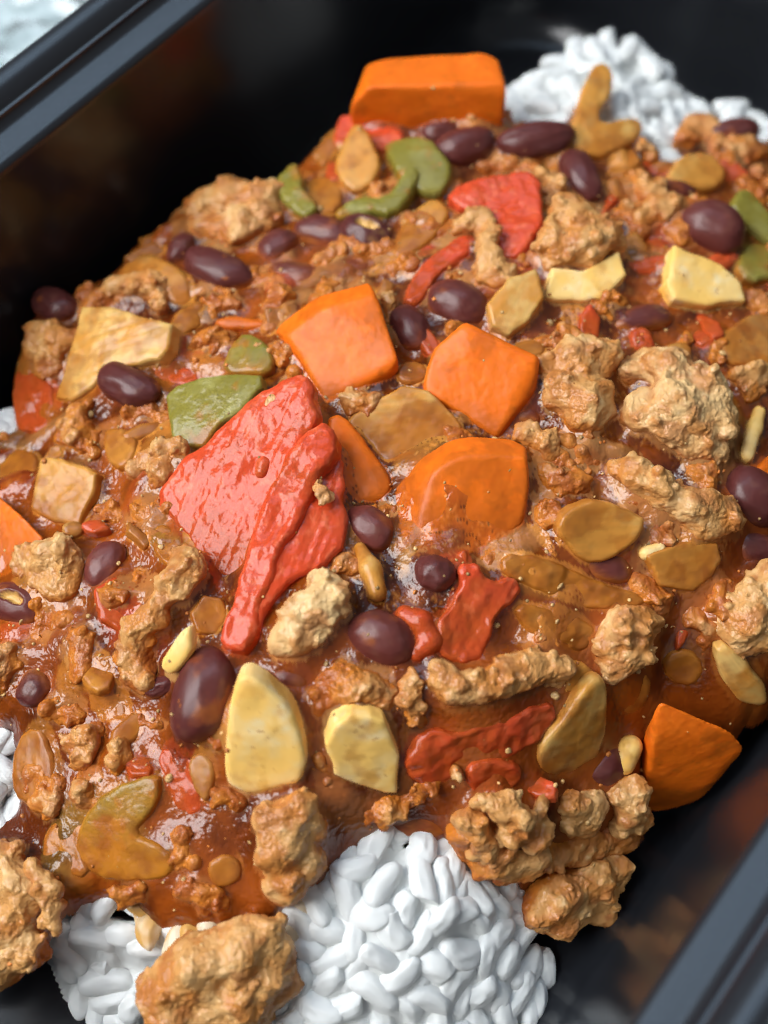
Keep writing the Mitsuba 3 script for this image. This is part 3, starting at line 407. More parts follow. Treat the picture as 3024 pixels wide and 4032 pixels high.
    ('bean', 'bean', 'round dark bean above the smaller carrot cube', [[29.6, 11.2, 31.0], [0.04, -1.0, 0.05], [0.07, 0.05, 1.0], 8.6, 6.6], {}),
    ('bean', 'bean', 'small wrinkled dark bean right of the larger carrot cube', [[22.8, 13.7, 30.7], [-0.48, -0.87, 0.07], [0.04, 0.06, 1.0], 7.7, 5.3], {'sauce': 0.25}),
    ('bean', 'bean', 'large round bean on garlic near the right edge', [[64.8, -6.5, 26.7], [0.16, -0.98, -0.08], [0.17, -0.05, 0.98], 9.2, 7.8], {}),
    ('bean', 'bean', 'bean at the top right corner touching the far rice', [[87.8, 2.5, 20.6], [0.85, -0.5, -0.16], [0.17, -0.03, 0.99], 9.1, 4.7], {}),
    ('bean', 'bean', 'flattened sauced bean in a row behind the right hand bean', [[69.0, 2.5, 24.5], [0.72, -0.68, -0.15], [0.18, -0.03, 0.98], 8.2, 3.4], {'sauce': 0.35}),
    ('bean', 'bean', 'reddish bean lying in sauce above the paired meat chunks', [[44.0, -8.0, 28.2], [0.82, -0.56, -0.12], [0.12, -0.04, 0.99], 8.8, 4.4], {'sauce': 0.35}),
    ('bean', 'bean', 'large dark bean at the right edge beside the long meat chunk', [[31.3, -33.1, 26.4], [0.23, -0.92, -0.31], [0.06, -0.3, 0.95], 8.7, 7.5], {}),
    ('bean', 'bean', 'very dark bean below the one at the right edge', [[27.1, -36.5, 23.2], [0.58, -0.76, -0.3], [0.05, -0.33, 0.94], 8.2, 5.6], {}),
    ('bean', 'bean', 'bean half hidden under the translucent onion cup', [[11.2, -24.2, 28.0], [0.46, -0.87, -0.18], [-0.08, -0.25, 0.97], 7.2, 4.7], {}),
    ('bean', 'bean', 'dark bean in shade behind the broad ribbed onion layer', [[-4.1, -36.4, 14.4], [0.97, -0.23, 0.11], [-0.19, -0.32, 0.93], 6.2, 5.4], {}),
    ('bean', 'bean', 'broken bean with a torn skin at the left edge', [[-34.2, 29.3, 22.8], [0.22, -0.95, 0.21], [-0.18, 0.17, 0.97], 8.0, 5.1], {'split': 1}),
    ('bean', 'bean', 'dark bean sunk in sauce at the lower left', [[-40.4, 20.3, 21.6], [0.94, 0.13, 0.32], [-0.32, 0.02, 0.95], 4.6, 4.4], {'sauce': 0.3}),
    ('bean', 'bean', 'dark bean skin scrap under the small yellow garlic sliver', [[-32.1, 6.9, 26.9], [0.77, -0.58, 0.27], [-0.28, 0.07, 0.96], 4.6, 2.5], {}),
    ('bean', 'bean', 'dark bean under the overhanging edge of the chili by the front rice', [[-24.3, -23.9, 17.0], [0.57, -0.82, -0.09], [-0.31, -0.31, 0.9], 8.0, 4.3], {}),
    ('bean', 'bean', 'small dark bean end beneath the large carrot cube', [[21.1, -5.2, 30.3], [-0.14, -0.99, -0.0], [0.04, -0.01, 1.0], 5.4, 4.7], {}),
    ('bean', 'bean', 'bean under sauce left of the two carrot cubes', [[22.4, 32.7, 27.0], [0.33, -0.93, 0.14], [0.04, 0.16, 0.99], 8.0, 4.8], {'sauce': 0.6}),
    ('bean', 'bean', 'brown bean half under sauce above the onion arch', [[26.9, 27.1, 27.9], [0.83, -0.56, 0.03], [0.05, 0.13, 0.99], 6.9, 4.2], {'sauce': 0.6}),
    ('bean', 'bean', 'bean showing through sauce right of the yellow onion cube', [[32.3, 1.6, 29.4], [0.8, -0.6, -0.06], [0.08, 0.01, 1.0], 6.8, 3.6], {'sauce': 0.5}),
    ('meat', 'blob', 'tan meat chunk on the far left slope against the black wall', [[25.6, 52.7, 23.0, 2.76], [29.3, 50.7, 24.0, 3.02], [30.7, 46.6, 25.1, 3.13], [28.2, 43.5, 25.2, 2.58], [25.1, 45.1, 24.9, 2.83], [23.6, 50.0, 23.7, 2.21]], {'pale': 0.2}),
    ('meat', 'blob', 'knobbly meat strip behind the large amber onion square', [[4.4, 54.0, 23.2, 1.51], [6.6, 52.5, 23.6, 1.77], [8.8, 50.0, 24.9, 1.88], [9.6, 46.8, 25.6, 1.87], [8.2, 44.6, 25.7, 1.36]], {}),
    ('meat', 'blob', 'rough meat chunk at the left tip beside the amber onion', [[-5.9, 55.2, 21.6, 1.87], [-3.4, 55.7, 22.7, 1.75], [-4.0, 52.7, 23.2, 2.1], [-6.4, 51.5, 22.2, 1.73], [-1.7, 53.4, 22.7, 1.25]], {}),
    ('meat', 'blob', 'rugged meat bit left of the biggest tomato', [[-12.4, 27.7, 28.5, 1.25], [-10.4, 26.6, 29.9, 1.47], [-9.2, 24.9, 30.4, 1.24], [-12.6, 24.6, 29.7, 1.46], [-13.8, 24.7, 29.1, 1.01]], {}),
    ('meat', 'blob', 'saucy pointed meat shred below the left bean', [[-9.9, 41.2, 25.8, 0.59], [-11.6, 40.8, 25.0, 1.18], [-12.8, 38.5, 24.8, 2.0], [-12.9, 36.3, 24.9, 1.52], [-13.4, 40.8, 23.3, 1.31]], {'sauce': 0.5}),
    ('meat', 'blob', 'meat bits in sauce left of the flat green pepper', [[-6.9, 35.1, 25.4, 1.53], [-5.0, 33.5, 26.1, 1.65], [-5.7, 31.0, 26.7, 1.28]], {'sauce': 0.4}),
    ('meat', 'blob', 'rounded meat chunk beside the carrot at the left edge', [[-29.1, 31.3, 24.3, 1.91], [-27.9, 28.8, 26.1, 2.33], [-27.7, 26.1, 26.6, 2.09], [-30.0, 25.3, 25.6, 1.98], [-30.2, 29.3, 24.6, 1.89]], {'pale': 0.1}),
    ('meat', 'blob', 'tall twisted meat strip left of the tomato fold', [[-19.5, 14.1, 32.1, 1.71], [-21.2, 12.1, 32.3, 1.8], [-23.4, 12.1, 31.6, 1.79], [-27.2, 12.5, 30.0, 2.0], [-29.3, 12.5, 28.7, 1.9], [-31.9, 11.2, 27.3, 1.58], [-33.1, 9.1, 26.4, 1.16]], {}),
    ('meat', 'blob', 'grey topped meat chunk leaning right of the tomato fold', [[-13.6, -1.2, 35.0, 1.76], [-14.3, -3.5, 34.9, 2.05], [-16.8, -3.1, 34.4, 2.46], [-19.6, -2.7, 33.2, 2.15], [-21.5, -2.2, 32.0, 1.34]], {'pale': 0.55}),
    ('meat', 'blob', 'small meat nub right above the grey topped chunk', [[-9.6, -1.5, 32.7, 1.16], [-9.3, -3.0, 32.4, 1.06]], {}),
    ('meat', 'blob', 'brown sauced meat lobe behind the two garlic pieces', [[-20.5, -9.0, 30.2, 1.75], [-20.0, -11.2, 30.1, 2.56], [-19.1, -13.1, 29.8, 2.36], [-21.0, -12.7, 28.7, 1.85], [-22.6, -9.3, 29.4, 1.33]], {'sauce': 0.55}),
    ('meat', 'blob', 'narrow meat stick beside the crumbly strip', [[-16.2, -15.7, 31.7, 1.32], [-16.9, -17.3, 30.6, 1.22], [-17.8, -18.6, 28.9, 1.33]], {}),
    ('meat', 'blob', 'long crumbly meat strip across the front of the heap', [[-13.0, -17.9, 32.2, 1.22], [-13.3, -20.0, 31.1, 1.73], [-11.6, -22.2, 30.6, 1.84], [-8.5, -23.8, 30.4, 1.95], [-5.5, -25.5, 29.2, 1.97], [-3.1, -27.3, 27.5, 1.68], [-4.6, -27.5, 26.4, 1.37]], {}),
    ('meat', 'blob', 'lone craggy meat cluster on the right slope', [[3.5, -29.8, 27.0, 1.92], [6.0, -30.2, 28.3, 2.13], [7.9, -31.6, 27.7, 1.82], [5.8, -32.4, 25.8, 2.15], [3.6, -31.4, 25.1, 1.93], [9.8, -33.6, 26.8, 0.75]], {'pale': 0.15}),
    ('meat', 'blob', 'round meat ball in the lower left sauce', [[-41.8, 11.6, 22.2, 1.38], [-41.3, 10.1, 22.6, 1.59], [-42.8, 9.7, 21.5, 1.48], [-44.2, 9.6, 20.7, 0.74]], {}),
    ('meat', 'blob', 'smooth oval meat ball beside the other ball at lower left', [[-39.6, 6.5, 24.3, 1.41], [-40.6, 5.6, 23.5, 1.57]], {'pale': 0.4}),
    ('meat', 'blob', 'little crumbly meat bit below the largest garlic slice', [[-38.5, -6.4, 24.1, 0.92], [-37.1, -7.0, 25.2, 1.12], [-36.8, -8.2, 24.5, 0.92]], {}),
    ('meat', 'blob', 'orange brown meat block hanging over the front rice', [[-35.8, -11.9, 25.9, 2.01], [-33.5, -14.2, 25.4, 2.33], [-33.1, -16.4, 22.9, 1.74], [-37.0, -15.0, 23.4, 2.83], [-36.6, -17.2, 21.3, 2.35], [-39.3, -16.7, 20.6, 2.04], [-40.1, -18.4, 19.3, 0.92]], {'sauce': 0.35}),
    ('meat', 'blob', 'big meat chunk at the bottom edge lying on rice', [[-56.2, -13.4, 15.4, 3.24], [-51.7, -15.2, 18.0, 3.32], [-47.6, -17.7, 19.2, 3.11], [-44.6, -18.6, 20.2, 1.71], [-46.3, -21.0, 17.1, 2.73], [-50.5, -19.9, 15.5, 3.75], [-56.4, -16.6, 13.5, 4.06], [-47.5, -22.6, 14.5, 2.04], [-53.9, -21.1, 12.6, 3.57]], {'sauce': 0.2}),
    ('meat', 'blob', 'meat chunk at the lower left edge with a skin of sauce', [[-56.9, 10.3, 15.8, 2.64], [-57.8, 6.2, 16.1, 2.71], [-61.3, 5.4, 14.5, 2.92], [-61.8, 2.3, 13.5, 2.6], [-64.8, 4.1, 12.0, 2.61], [-61.1, 9.8, 13.4, 3.18]], {'sauce': 0.25}),
    ('meat', 'blob', 'curved meat sliver along the lower left chunk', [[-54.9, 6.8, 18.9, 0.83], [-55.7, 4.0, 18.8, 0.93], [-57.0, 2.1, 17.6, 1.03], [-58.7, 0.8, 16.8, 0.92]], {}),
    ('meat', 'blob', 'saucy meat scraps below the large cream garlic pieces', [[-27.2, -12.3, 25.3, 1.34], [-28.6, -14.0, 23.7, 1.34], [-28.6, -15.3, 22.9, 1.04]], {'sauce': 0.3}),
    ('meat', 'blob', 'cluster meat base at the front right slope', [[-22.0, -29.4, 18.7, 2.31], [-21.4, -32.4, 16.4, 2.75], [-17.9, -36.1, 12.7, 2.49], [-12.7, -39.1, 8.8, 2.44], [-7.4, -41.9, 6.4, 2.27], [-21.0, -35.0, 13.3, 1.61]], {'sauce': 0.5}),
    ('meat', 'blob', 'split topped meat lump at the left of the front right cluster', [[-21.6, -28.3, 21.0, 1.45], [-21.4, -30.1, 20.5, 1.97], [-22.4, -31.4, 18.7, 1.77]], {}),
    ('meat', 'blob', 'craggy meat lump in the middle of the front right cluster', [[-19.4, -29.1, 23.5, 1.44], [-18.6, -31.1, 23.0, 1.85], [-18.2, -32.9, 21.4, 1.86], [-19.5, -33.2, 20.1, 1.46], [-17.3, -35.1, 18.4, 1.58], [-14.2, -34.3, 20.1, 1.37]], {}),
    ('meat', 'blob', 'square meat lump between craggy lumps of the front right cluster', [[-11.4, -36.4, 16.3, 1.61], [-9.1, -38.1, 14.2, 1.74], [-10.9, -38.2, 13.4, 1.85], [-12.4, -37.0, 14.9, 1.4]], {'pale': 0.1}),
    ('meat', 'blob', 'knotted meat lump at the right end of the front right cluster', [[-6.1, -39.8, 13.6, 1.43], [-4.2, -41.0, 13.0, 1.55], [-5.6, -41.9, 11.2, 2.0], [-5.0, -43.6, 9.2, 1.34], [-7.3, -41.9, 9.8, 1.67]], {}),
    ('meat', 'blob', 'loose meat stick lying on the tray floor at the front right', [[-21.6, -40.3, 8.0, 2.51], [-18.8, -40.6, 8.5, 2.84], [-14.3, -42.5, 6.5, 2.89], [-11.1, -44.0, 5.1, 2.25], [-14.5, -44.5, 3.5, 2.59], [-19.7, -42.3, 5.7, 2.43], [-10.5, -45.1, 3.7, 1.36]], {'sauce': 0.3}),
    ('meat', 'blob', 'L shaped meat chunk right of the slanting tomato strip', [[40.8, 18.3, 30.8, 1.61], [42.9, 16.8, 30.9, 1.61], [40.0, 14.0, 31.3, 1.59], [37.3, 11.6, 31.5, 1.82], [36.6, 9.6, 31.3, 1.93], [35.1, 10.8, 31.4, 1.69]], {}),
    ('meat', 'blob', 'frilly meat cluster on top of the yellow garlic block', [[45.6, 7.9, 32.5, 2.07], [49.9, 9.0, 32.0, 1.85], [49.7, 6.0, 32.5, 2.45], [50.1, 2.5, 31.8, 2.08], [46.7, 3.1, 32.2, 2.43], [43.9, 6.0, 32.2, 2.18], [50.4, 1.0, 30.8, 1.11]], {}),
    ('meat', 'blob', 'meat crumb behind the red wedge at the back', [[56.7, 16.2, 27.6, 1.68], [55.3, 13.4, 28.0, 1.79], [52.0, 11.9, 28.5, 1.39]], {}),
    ('meat', 'blob', 'meat crumbs between the two back beans', [[54.2, 24.8, 26.8, 1.18], [56.0, 23.3, 26.7, 1.31], [56.0, 21.7, 26.9, 0.91]], {}),
    ('meat', 'blob', 'small tan meat nub under the hooked onion strip', [[73.1, 9.8, 24.8, 1.2], [72.9, 8.5, 24.3, 1.2]], {}),
    ('meat', 'blob', 'saucy meat lump left of the bean near the right edge', [[59.4, 1.4, 27.0, 1.66], [62.6, 0.4, 26.8, 1.79], [65.2, -0.4, 25.9, 1.42]], {'sauce': 0.3}),
    ('meat', 'blob', 'saucy meat mound behind the bean at the top right', [[81.0, 7.1, 22.0, 1.92], [85.6, 7.3, 20.6, 1.81], [84.5, 4.1, 20.1, 2.35], [85.5, -0.3, 19.7, 2.21], [88.5, -1.9, 18.8, 1.81]], {'sauce': 0.45}),
    ('meat', 'blob', 'left chunk of the meat pair right of the small carrot cube', [[27.0, -4.6, 33.1, 1.94], [30.1, -5.9, 33.2, 2.18], [32.5, -8.1, 33.0, 2.07], [34.0, -8.9, 32.6, 1.5], [24.9, -7.7, 33.2, 2.37], [25.1, -11.0, 33.1, 2.81], [27.4, -11.5, 32.8, 2.26], [23.1, -11.8, 32.6, 1.68]], {}),
    ('meat', 'blob', 'largest pale meat chunk, right of the meat pair', [[34.3, -12.3, 31.7, 1.96], [36.1, -13.5, 31.7, 2.31], [36.4, -16.6, 32.2, 3.21], [36.8, -20.6, 31.3, 3.67], [35.0, -24.0, 30.3, 2.85], [31.8, -19.6, 32.0, 3.96], [29.4, -17.2, 31.7, 2.83], [31.2, -23.6, 30.5, 2.48], [32.4, -26.1, 29.3, 2.04]], {'pale': 0.5}),
    ('meat', 'blob', 'orange meat scrap at the right edge beside the largest chunk', [[44.4, -22.8, 28.1, 1.3], [47.2, -24.1, 27.3, 1.54], [44.2, -24.5, 27.4, 1.3]], {'sauce': 0.25}),
    ('meat', 'blob', 'long slanting meat chunk on the right ending in a torn tip', [[20.5, -18.6, 32.6, 1.43], [21.0, -21.2, 32.6, 1.97], [21.3, -24.3, 32.1, 2.3], [22.3, -27.7, 31.1, 2.41], [23.8, -30.2, 30.1, 2.2], [25.5, -32.0, 29.1, 1.44], [25.3, -33.2, 28.6, 0.88], [21.1, -30.1, 29.8, 1.86]], {'sauce': 0.25}),
    ('meat', 'blob', 'ragged meat scrap under the small carrot cube corner', [[17.9, -7.9, 32.6, 1.45], [18.4, -9.6, 32.6, 1.56], [17.1, -11.2, 32.1, 1.33]], {'sauce': 0.3}),
    ('meat', 'blob', 'finger of meat in sauce below the meat pair', [[20.5, -12.0, 31.3, 1.46], [22.0, -13.5, 31.4, 1.35], [19.8, -15.1, 31.1, 1.23], [17.5, -15.5, 31.1, 1.11]], {'sauce': 0.45}),
    ('meat', 'blob', 'meat chunk cut by the right edge above the almond shaped onion', [[19.5, -39.7, 25.9, 2.19], [22.6, -40.4, 25.7, 2.2], [16.8, -41.0, 24.4, 2.4], [18.3, -43.7, 23.0, 2.42], [14.8, -42.0, 22.8, 1.31]], {'sauce': 0.15}),
    ('meat', 'blob', 'small meat crumb left of the larger carrot cube', [[9.2, 25.2, 29.7, 1.41], [9.2, 23.2, 30.0, 1.17]], {'sauce': 0.2}),
    ('meat', 'blob', 'meat crumb on the right face of the larger carrot cube', [[23.9, 18.4, 31.3, 1.19], [22.3, 16.6, 31.4, 1.06]], {}),
    ('meat', 'blob', 'saucy meat lump above the larger carrot cube', [[25.5, 31.2, 27.5, 1.87], [28.1, 29.6, 27.7, 1.62], [23.8, 31.4, 27.6, 1.36]], {'sauce': 0.4}),
    ('meat', 'blob', 'meat shreds in sauce at the middle left slope', [[19.3, 36.6, 26.0, 1.75], [20.2, 34.1, 26.6, 1.61]], {'sauce': 0.5}),
    ('meat', 'blob', 'small meat crumb on the sauce band at the front', [[-19.0, -24.5, 24.6, 0.72], [-18.8, -25.4, 24.0, 0.62]], {}),
    ('meat', 'blob', 'meat crumb below the brown onion flake at lower left', [[-51.0, -3.3, 17.1, 1.55], [-49.6, -4.9, 17.7, 1.34]], {'sauce': 0.4}),
    ('meat', 'blob', 'sauced meat lump beside the sunken green pepper', [[-42.7, -5.1, 21.1, 1.34], [-43.9, -6.5, 20.2, 1.24]], {'sauce': 0.45}),
    ('meat', 'blob', 'sauced meat lump below the meat in the left sauce', [[-40.6, 16.2, 21.0, 1.62], [-39.5, 14.0, 21.6, 1.4]], {'sauce': 0.6}),
    ('meat', 'blob', 'tan meat sliver under the biggest bean', [[-35.8, 6.5, 24.6, 0.95], [-35.1, 4.6, 25.2, 0.94]], {'sauce': 0.2}),
    ('meat', 'blob', 'saucy meat mass under the carrot at the left edge', [[-32.6, 25.1, 22.6, 2.22], [-31.9, 22.6, 23.3, 1.87], [-35.4, 24.1, 22.0, 1.99]], {'sauce': 0.6}),
    ('meat', 'blob', 'meat nub beside the upright onion square', [[-18.8, 27.9, 25.0, 1.59], [-18.8, 25.8, 25.6, 1.36]], {'sauce': 0.5}),
    ('meat', 'blob', 'saucy meat lump at the back behind the upright bean', [[62.6, 7.8, 25.4, 2.09], [60.1, 4.7, 25.9, 1.8]], {'sauce': 0.5}),
    ('meat', 'blob', 'meat crumb beside the frilly cluster at the back right', [[59.6, 3.6, 26.2, 1.54], [58.1, 1.2, 26.4, 1.27]], {'sauce': 0.3}),
    ('meat', 'blob', 'tan crumb of meat stuck on the right edge of the red tomato fold', [[-4.6, 5.9, 36.5, 0.58], [-5.5, 4.6, 36.6, 0.48], [-6.5, 4.2, 36.7, 0.37]], {'pale': 0.6}),
    ('tomato', 'blob', 'small orange nub lodged in the crease of the biggest tomato', [[-5.6, 13.5, 34.2, 1.09], [-6.5, 13.1, 34.2, 0.87]], {'wr': 0.1, 'sauce': 0.6}),
    ('meat', 'blob', 'pale crumb of meat on the top tip of the biggest tomato', [[0.7, 17.8, 35.8, 0.5], [1.5, 17.4, 35.8, 0.44]], {'pale': 0.6}),
    ('meat', 'blob', 'little meat crumb on the dark brown onion fold', [[1.8, -18.7, 32.0, 0.42], [1.9, -19.4, 31.8, 0.37]], {'pale': 0.3}),
    ('meat', 'blob', 'sauce coated meat lump low on the front slope under the cream garlic cube', [[-27.2, -19.5, 20.7, 1.57], [-25.3, -20.7, 21.1, 1.77], [-23.5, -21.9, 21.3, 1.36]], {'sauce': 0.5}),
    ('meat', 'blob', 'sauce coated meat lump between the garlic cube and the reddish tomato band', [[-21.9, -21.3, 23.0, 1.25], [-21.6, -23.1, 22.4, 1.35], [-22.8, -23.0, 21.2, 1.04]], {'sauce': 0.45}),
    ('onion', 'slab', 'amber onion flake on the bare front slope left of the meat block', [[[-43.6, -9.1, 21.4], [-41.0, -10.3, 22.2], [-40.9, -12.5, 21.4], [-42.9, -13.1, 20.2], [-44.8, -11.0, 20.0]], 2.0], {'smooth': 1, 'sauce': 0.4}),
    ('meat', 'blob', 'meat nubs in sauce on the front slope above the stained rice', [[-46.4, -8.5, 18.7, 1.23], [-45.6, -10.5, 18.9, 1.33], [-45.1, -12.1, 18.3, 1.03]], {'sauce': 0.5}),
    ('meat', 'blob', 'sauced meat ridge right of the ragged tomato', [[-2.5, -23.6, 27.6, 1.38], [-1.5, -25.6, 26.6, 1.49], [0.1, -27.6, 24.7, 1.18]], {'sauce': 0.5}),
    ('onion', 'slab', 'sauced onion flake on the dark right slope above the lower carrot', [[[8.2, -35.3, 22.4], [11.1, -37.3, 22.8], [11.5, -40.1, 20.5], [9.0, -40.3, 18.3], [7.3, -37.5, 19.6]], 2.2], {'smooth': 1, 'sauce': 0.5}),
    ('meat', 'blob', 'sauced meat crumbs on the right slope beside the almond shaped onion', [[14.4, -35.6, 24.0, 1.43], [15.0, -37.7, 23.2, 1.54], [13.4, -38.0, 21.7, 1.22]], {'sauce': 0.5}),
]

NAME = dict(bean='red_bean', meat='meat_chunk', carrot='carrot_piece', tomato='tomato_piece', onion='onion_piece', pepper='green_pepper_piece', garlic='garlic_piece')
CATEGORY = dict(bean='bean', meat='meat chunk', carrot='carrot', tomato='tomato', onion='onion', pepper='green pepper', garlic='garlic')
GROUP = dict(bean='dark red beans in the chili', meat='cooked meat chunks in the chili', carrot='carrot pieces in the chili', tomato='tomato pieces in the chili',
             onion='onion pieces in the chili', pepper='green pepper pieces in the chili', garlic='pale garlic pieces in the chili')
def numbered(name):
    if name not in labels: return name
    k = 1
    while f'{name}_{k:03d}' in labels: k += 1
    return f'{name}_{k:03d}'
TOP = np.full((len(GX), len(GY)), -1.)          # the highest piece over each spot of the sauce's grid
TINT = np.zeros((len(GX), len(GY), 3)); COVER = np.zeros((len(GX), len(GY)))
CRUMB_SEATS = []
def register(name, kind, v, f, disp, o, seed, label, category, group):
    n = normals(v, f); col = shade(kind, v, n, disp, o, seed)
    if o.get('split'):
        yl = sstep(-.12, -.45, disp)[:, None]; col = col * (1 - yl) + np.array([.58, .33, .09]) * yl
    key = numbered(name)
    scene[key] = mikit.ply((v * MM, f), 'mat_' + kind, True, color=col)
    labels[key] = {'label': label, 'category': category, 'group': group}
    ix, iy = np.round((v[:, 0] - GX[0]) / GH).astype(int), np.round((v[:, 1] - GY[0]) / GH).astype(int)
    ok = (ix >= 0) & (iy >= 0) & (ix < len(GX)) & (iy < len(GY)) & (n[:, 2] > .05)
    ix, iy, z = ix[ok], iy[ok], v[ok, 2]
    up = z > TOP[ix, iy]
    np.maximum.at(TOP, (ix, iy), z)
    TINT[ix[up], iy[up]] = BASE[kind]; COVER[ix[up], iy[up]] = o.get('sauce', .18)
    pick = np.flatnonzero((n[:, 2] > .3))
    if len(pick): CRUMB_SEATS.append(np.c_[v[pick], n[pick]][np.random.default_rng(seed).integers(0, len(pick), 1)])
for i, (kind, form, label, geo, o) in enumerate(PIECES):
    seed = 101 + 7 * i
    v, f, disp = {'blob': lambda: build_blob(kind, geo, o, seed), 'slab': lambda: build_slab(kind, *geo, o, seed), 'hull': lambda: build_hull(kind, *geo, o, seed),
                  'bean': lambda: build_bean(*geo, o, seed)}[form]()
    register(NAME[kind], kind, v, f, disp, o, seed, label, CATEGORY[kind], GROUP[kind])

# small sauce coated scraps in the gaps between the pieces above
OUTLINE = np.array([[-19.9, 54.5, 16.3], [-15.7, 51.3, 17.7], [-12.5, 54.5, 17.7], [-8.6, 57.4, 18.4], [-3.5, 60.6, 19.2], [2.4, 61.1, 19.6], [11.6, 58.6, 20.2], [26.0, 57.7, 20.2], [38.0, 49.7, 21.6], [49.5, 49.1, 21.6], [54.5, 49.1, 21.5], [56.6, 38.5, 22.7], [65.7, 29.9, 22.7], [70.0, 23.7, 22.7], [76.6, 23.0, 21.2], [73.3, 16.8, 22.0], [72.5, 10.5, 21.9], [76.0, 7.8, 20.8], [82.5, 9.9, 19.1], [91.4, 7.5, 16.8], [94.4, -0.8, 15.7], [97.9, -7.3, 14.6], [57.6, -38.9, 18.4], [22.2, -53.7, 11.9], [15.5, -56.3, 7.5], [9.9, -47.1, 12.0], [4.9, -39.9, 13.9], [2.3, -39.0, 13.1], [-2.0, -41.9, 7.7], [-4.0, -45.0, 3.6], [-11.8, -40.1, 6.7], [-19.9, -36.4, 11.1], [-23.3, -27.2, 17.7], [-26.6, -22.3, 18.1], [-32.6, -19.8, 17.9], [-40.0, -19.0, 16.2], [-44.4, -17.2, 15.4], [-49.2, -10.5, 16.0], [-50.8, -7.1, 15.9], [-52.4, -1.4, 15.8], [-56.4, 2.4, 13.7], [-60.4, 2.0, 11.6], [-68.3, 6.6, 7.8], [-56.3, 19.3, 11.7], [-51.5, 15.2, 14.1], [-44.9, 20.7, 18.1], [-47.1, 27.2, 16.6]])
OUTLINE[:, 1] = np.clip(OUTLINE[:, 1], YR + 6.2, YL - 4.5)      # the food stays inside the tray's walls
_area = Polygon(OUTLINE[:, :2]).buffer(-2.5)
from shapely import contains_xy
SCRAP = dict(meat=('meat_scrap', 'meat scrap', 'small sauce coated meat scrap sunk between the larger pieces'), onion=('onion_scrap', 'onion', 'small translucent onion scrap sunk in the sauce'),
             tomato=('tomato_scrap', 'tomato', 'small red tomato scrap sunk in the sauce'), pepper=('pepper_scrap', 'green pepper', 'tiny olive pepper scrap sunk in the sauce'))
made, tries = 0, 0
while made < 140 and tries < 6000:
    tries += 1
    x, y = rng.uniform(-70, 108), rng.uniform(-50, 62)
    if not contains_xy(_area, x, y): continue
    ix, iy = int((x - GX[0]) / GH), int((y - GY[0]) / GH)
    if (TOP[ix - 4:ix + 5, iy - 4:iy + 5] > 0).mean() > .25: continue
    kind = rng.choice(['meat', 'onion', 'tomato', 'pepper'], p=[.58, .27, .12, .03]); seed = 9000 + 5 * made; z = float(heap_z(x, y)); o = {'sauce': float(rng.uniform(.35, .95)), 'pale': float(rng.uniform(0, .4)), 'wr': .3}
    if kind == 'meat':
        m = rng.integers(2, 5); c = np.array([x, y, z + rng.uniform(-.3, .8)]); pts = []
        for _ in range(m):
            pts.append([*c, rng.uniform(.8, 1.9)]); a = rng.uniform(0, 2 * np.pi); c = c + [1.9 * math.cos(a), 1.9 * math.sin(a), rng.uniform(-.3, .6)]
        v, f, disp = build_blob('meat', pts, o, seed)
    else:
        m = rng.integers(4, 7); a = np.sort(rng.uniform(0, 2 * np.pi, m)) if rng.random() < .3 else np.arange(m) * 2 * np.pi / m + rng.uniform(0, 6); r1, r2, th = rng.uniform(1.8, 4.2), rng.uniform(1.3, 2.6), rng.uniform(0, np.pi)
        u, w_ = r1 * np.cos(a), r2 * np.sin(a); tx, ty = rng.normal(0, .22, 2)
        px, py = u * math.cos(th) - w_ * math.sin(th), u * math.sin(th) + w_ * math.cos(th)
        q = np.stack([x + px, y + py, z + rng.uniform(.7, 1.9) + tx * px + ty * py], 1); o['smooth'] = int(rng.random() < .25)
        v, f, disp = build_slab(kind, q, rng.uniform(1.4, 2.4), o, seed)
    if len(v) < 60: continue
    made += 1; register(SCRAP[kind][0], kind, v, f, disp, o, seed, SCRAP[kind][2], SCRAP[kind][1], 'small %s scraps among the larger pieces' % kind)

# ------------------------------------------------------------------ the sauce: one sheet of liquid that rises round the pieces and films over some of them
xx, yy = np.meshgrid(GX, GY, indexing='ij'); q = np.stack([xx.ravel(), yy.ravel()], 1)
edge = -poly_sdf(q, OUTLINE[:, :2]).reshape(xx.shape) + 2.4 * (fbm(np.c_[q / 4., 0 * q[:, 0]], 3, 3).reshape(xx.shape) - .5)
q3 = np.c_[q, np.zeros(len(q))]
N = lambda s, o, seed: fbm(q3 / s, o, seed).reshape(xx.shape)
hz = heap_z(xx, yy); steep = 1 / (1 + 4 * (np.gradient(hz, GH, axis=0) ** 2 + np.gradient(hz, GH, axis=1) ** 2)); q3 = np.c_[q, hz.ravel() * .35]
inside = edge > -.6
lump = N(7., 2, 11); lump2 = N(2.4, 3, 12); grain = .5 + (N(.8, 2, 13) - .5) * steep ** 2; lump2 = .5 + (lump2 - .5) * steep ** .4
sub_h, sub_t = np.zeros(xx.shape), np.zeros(xx.shape + (3,)); sub_m = np.zeros(xx.shape)
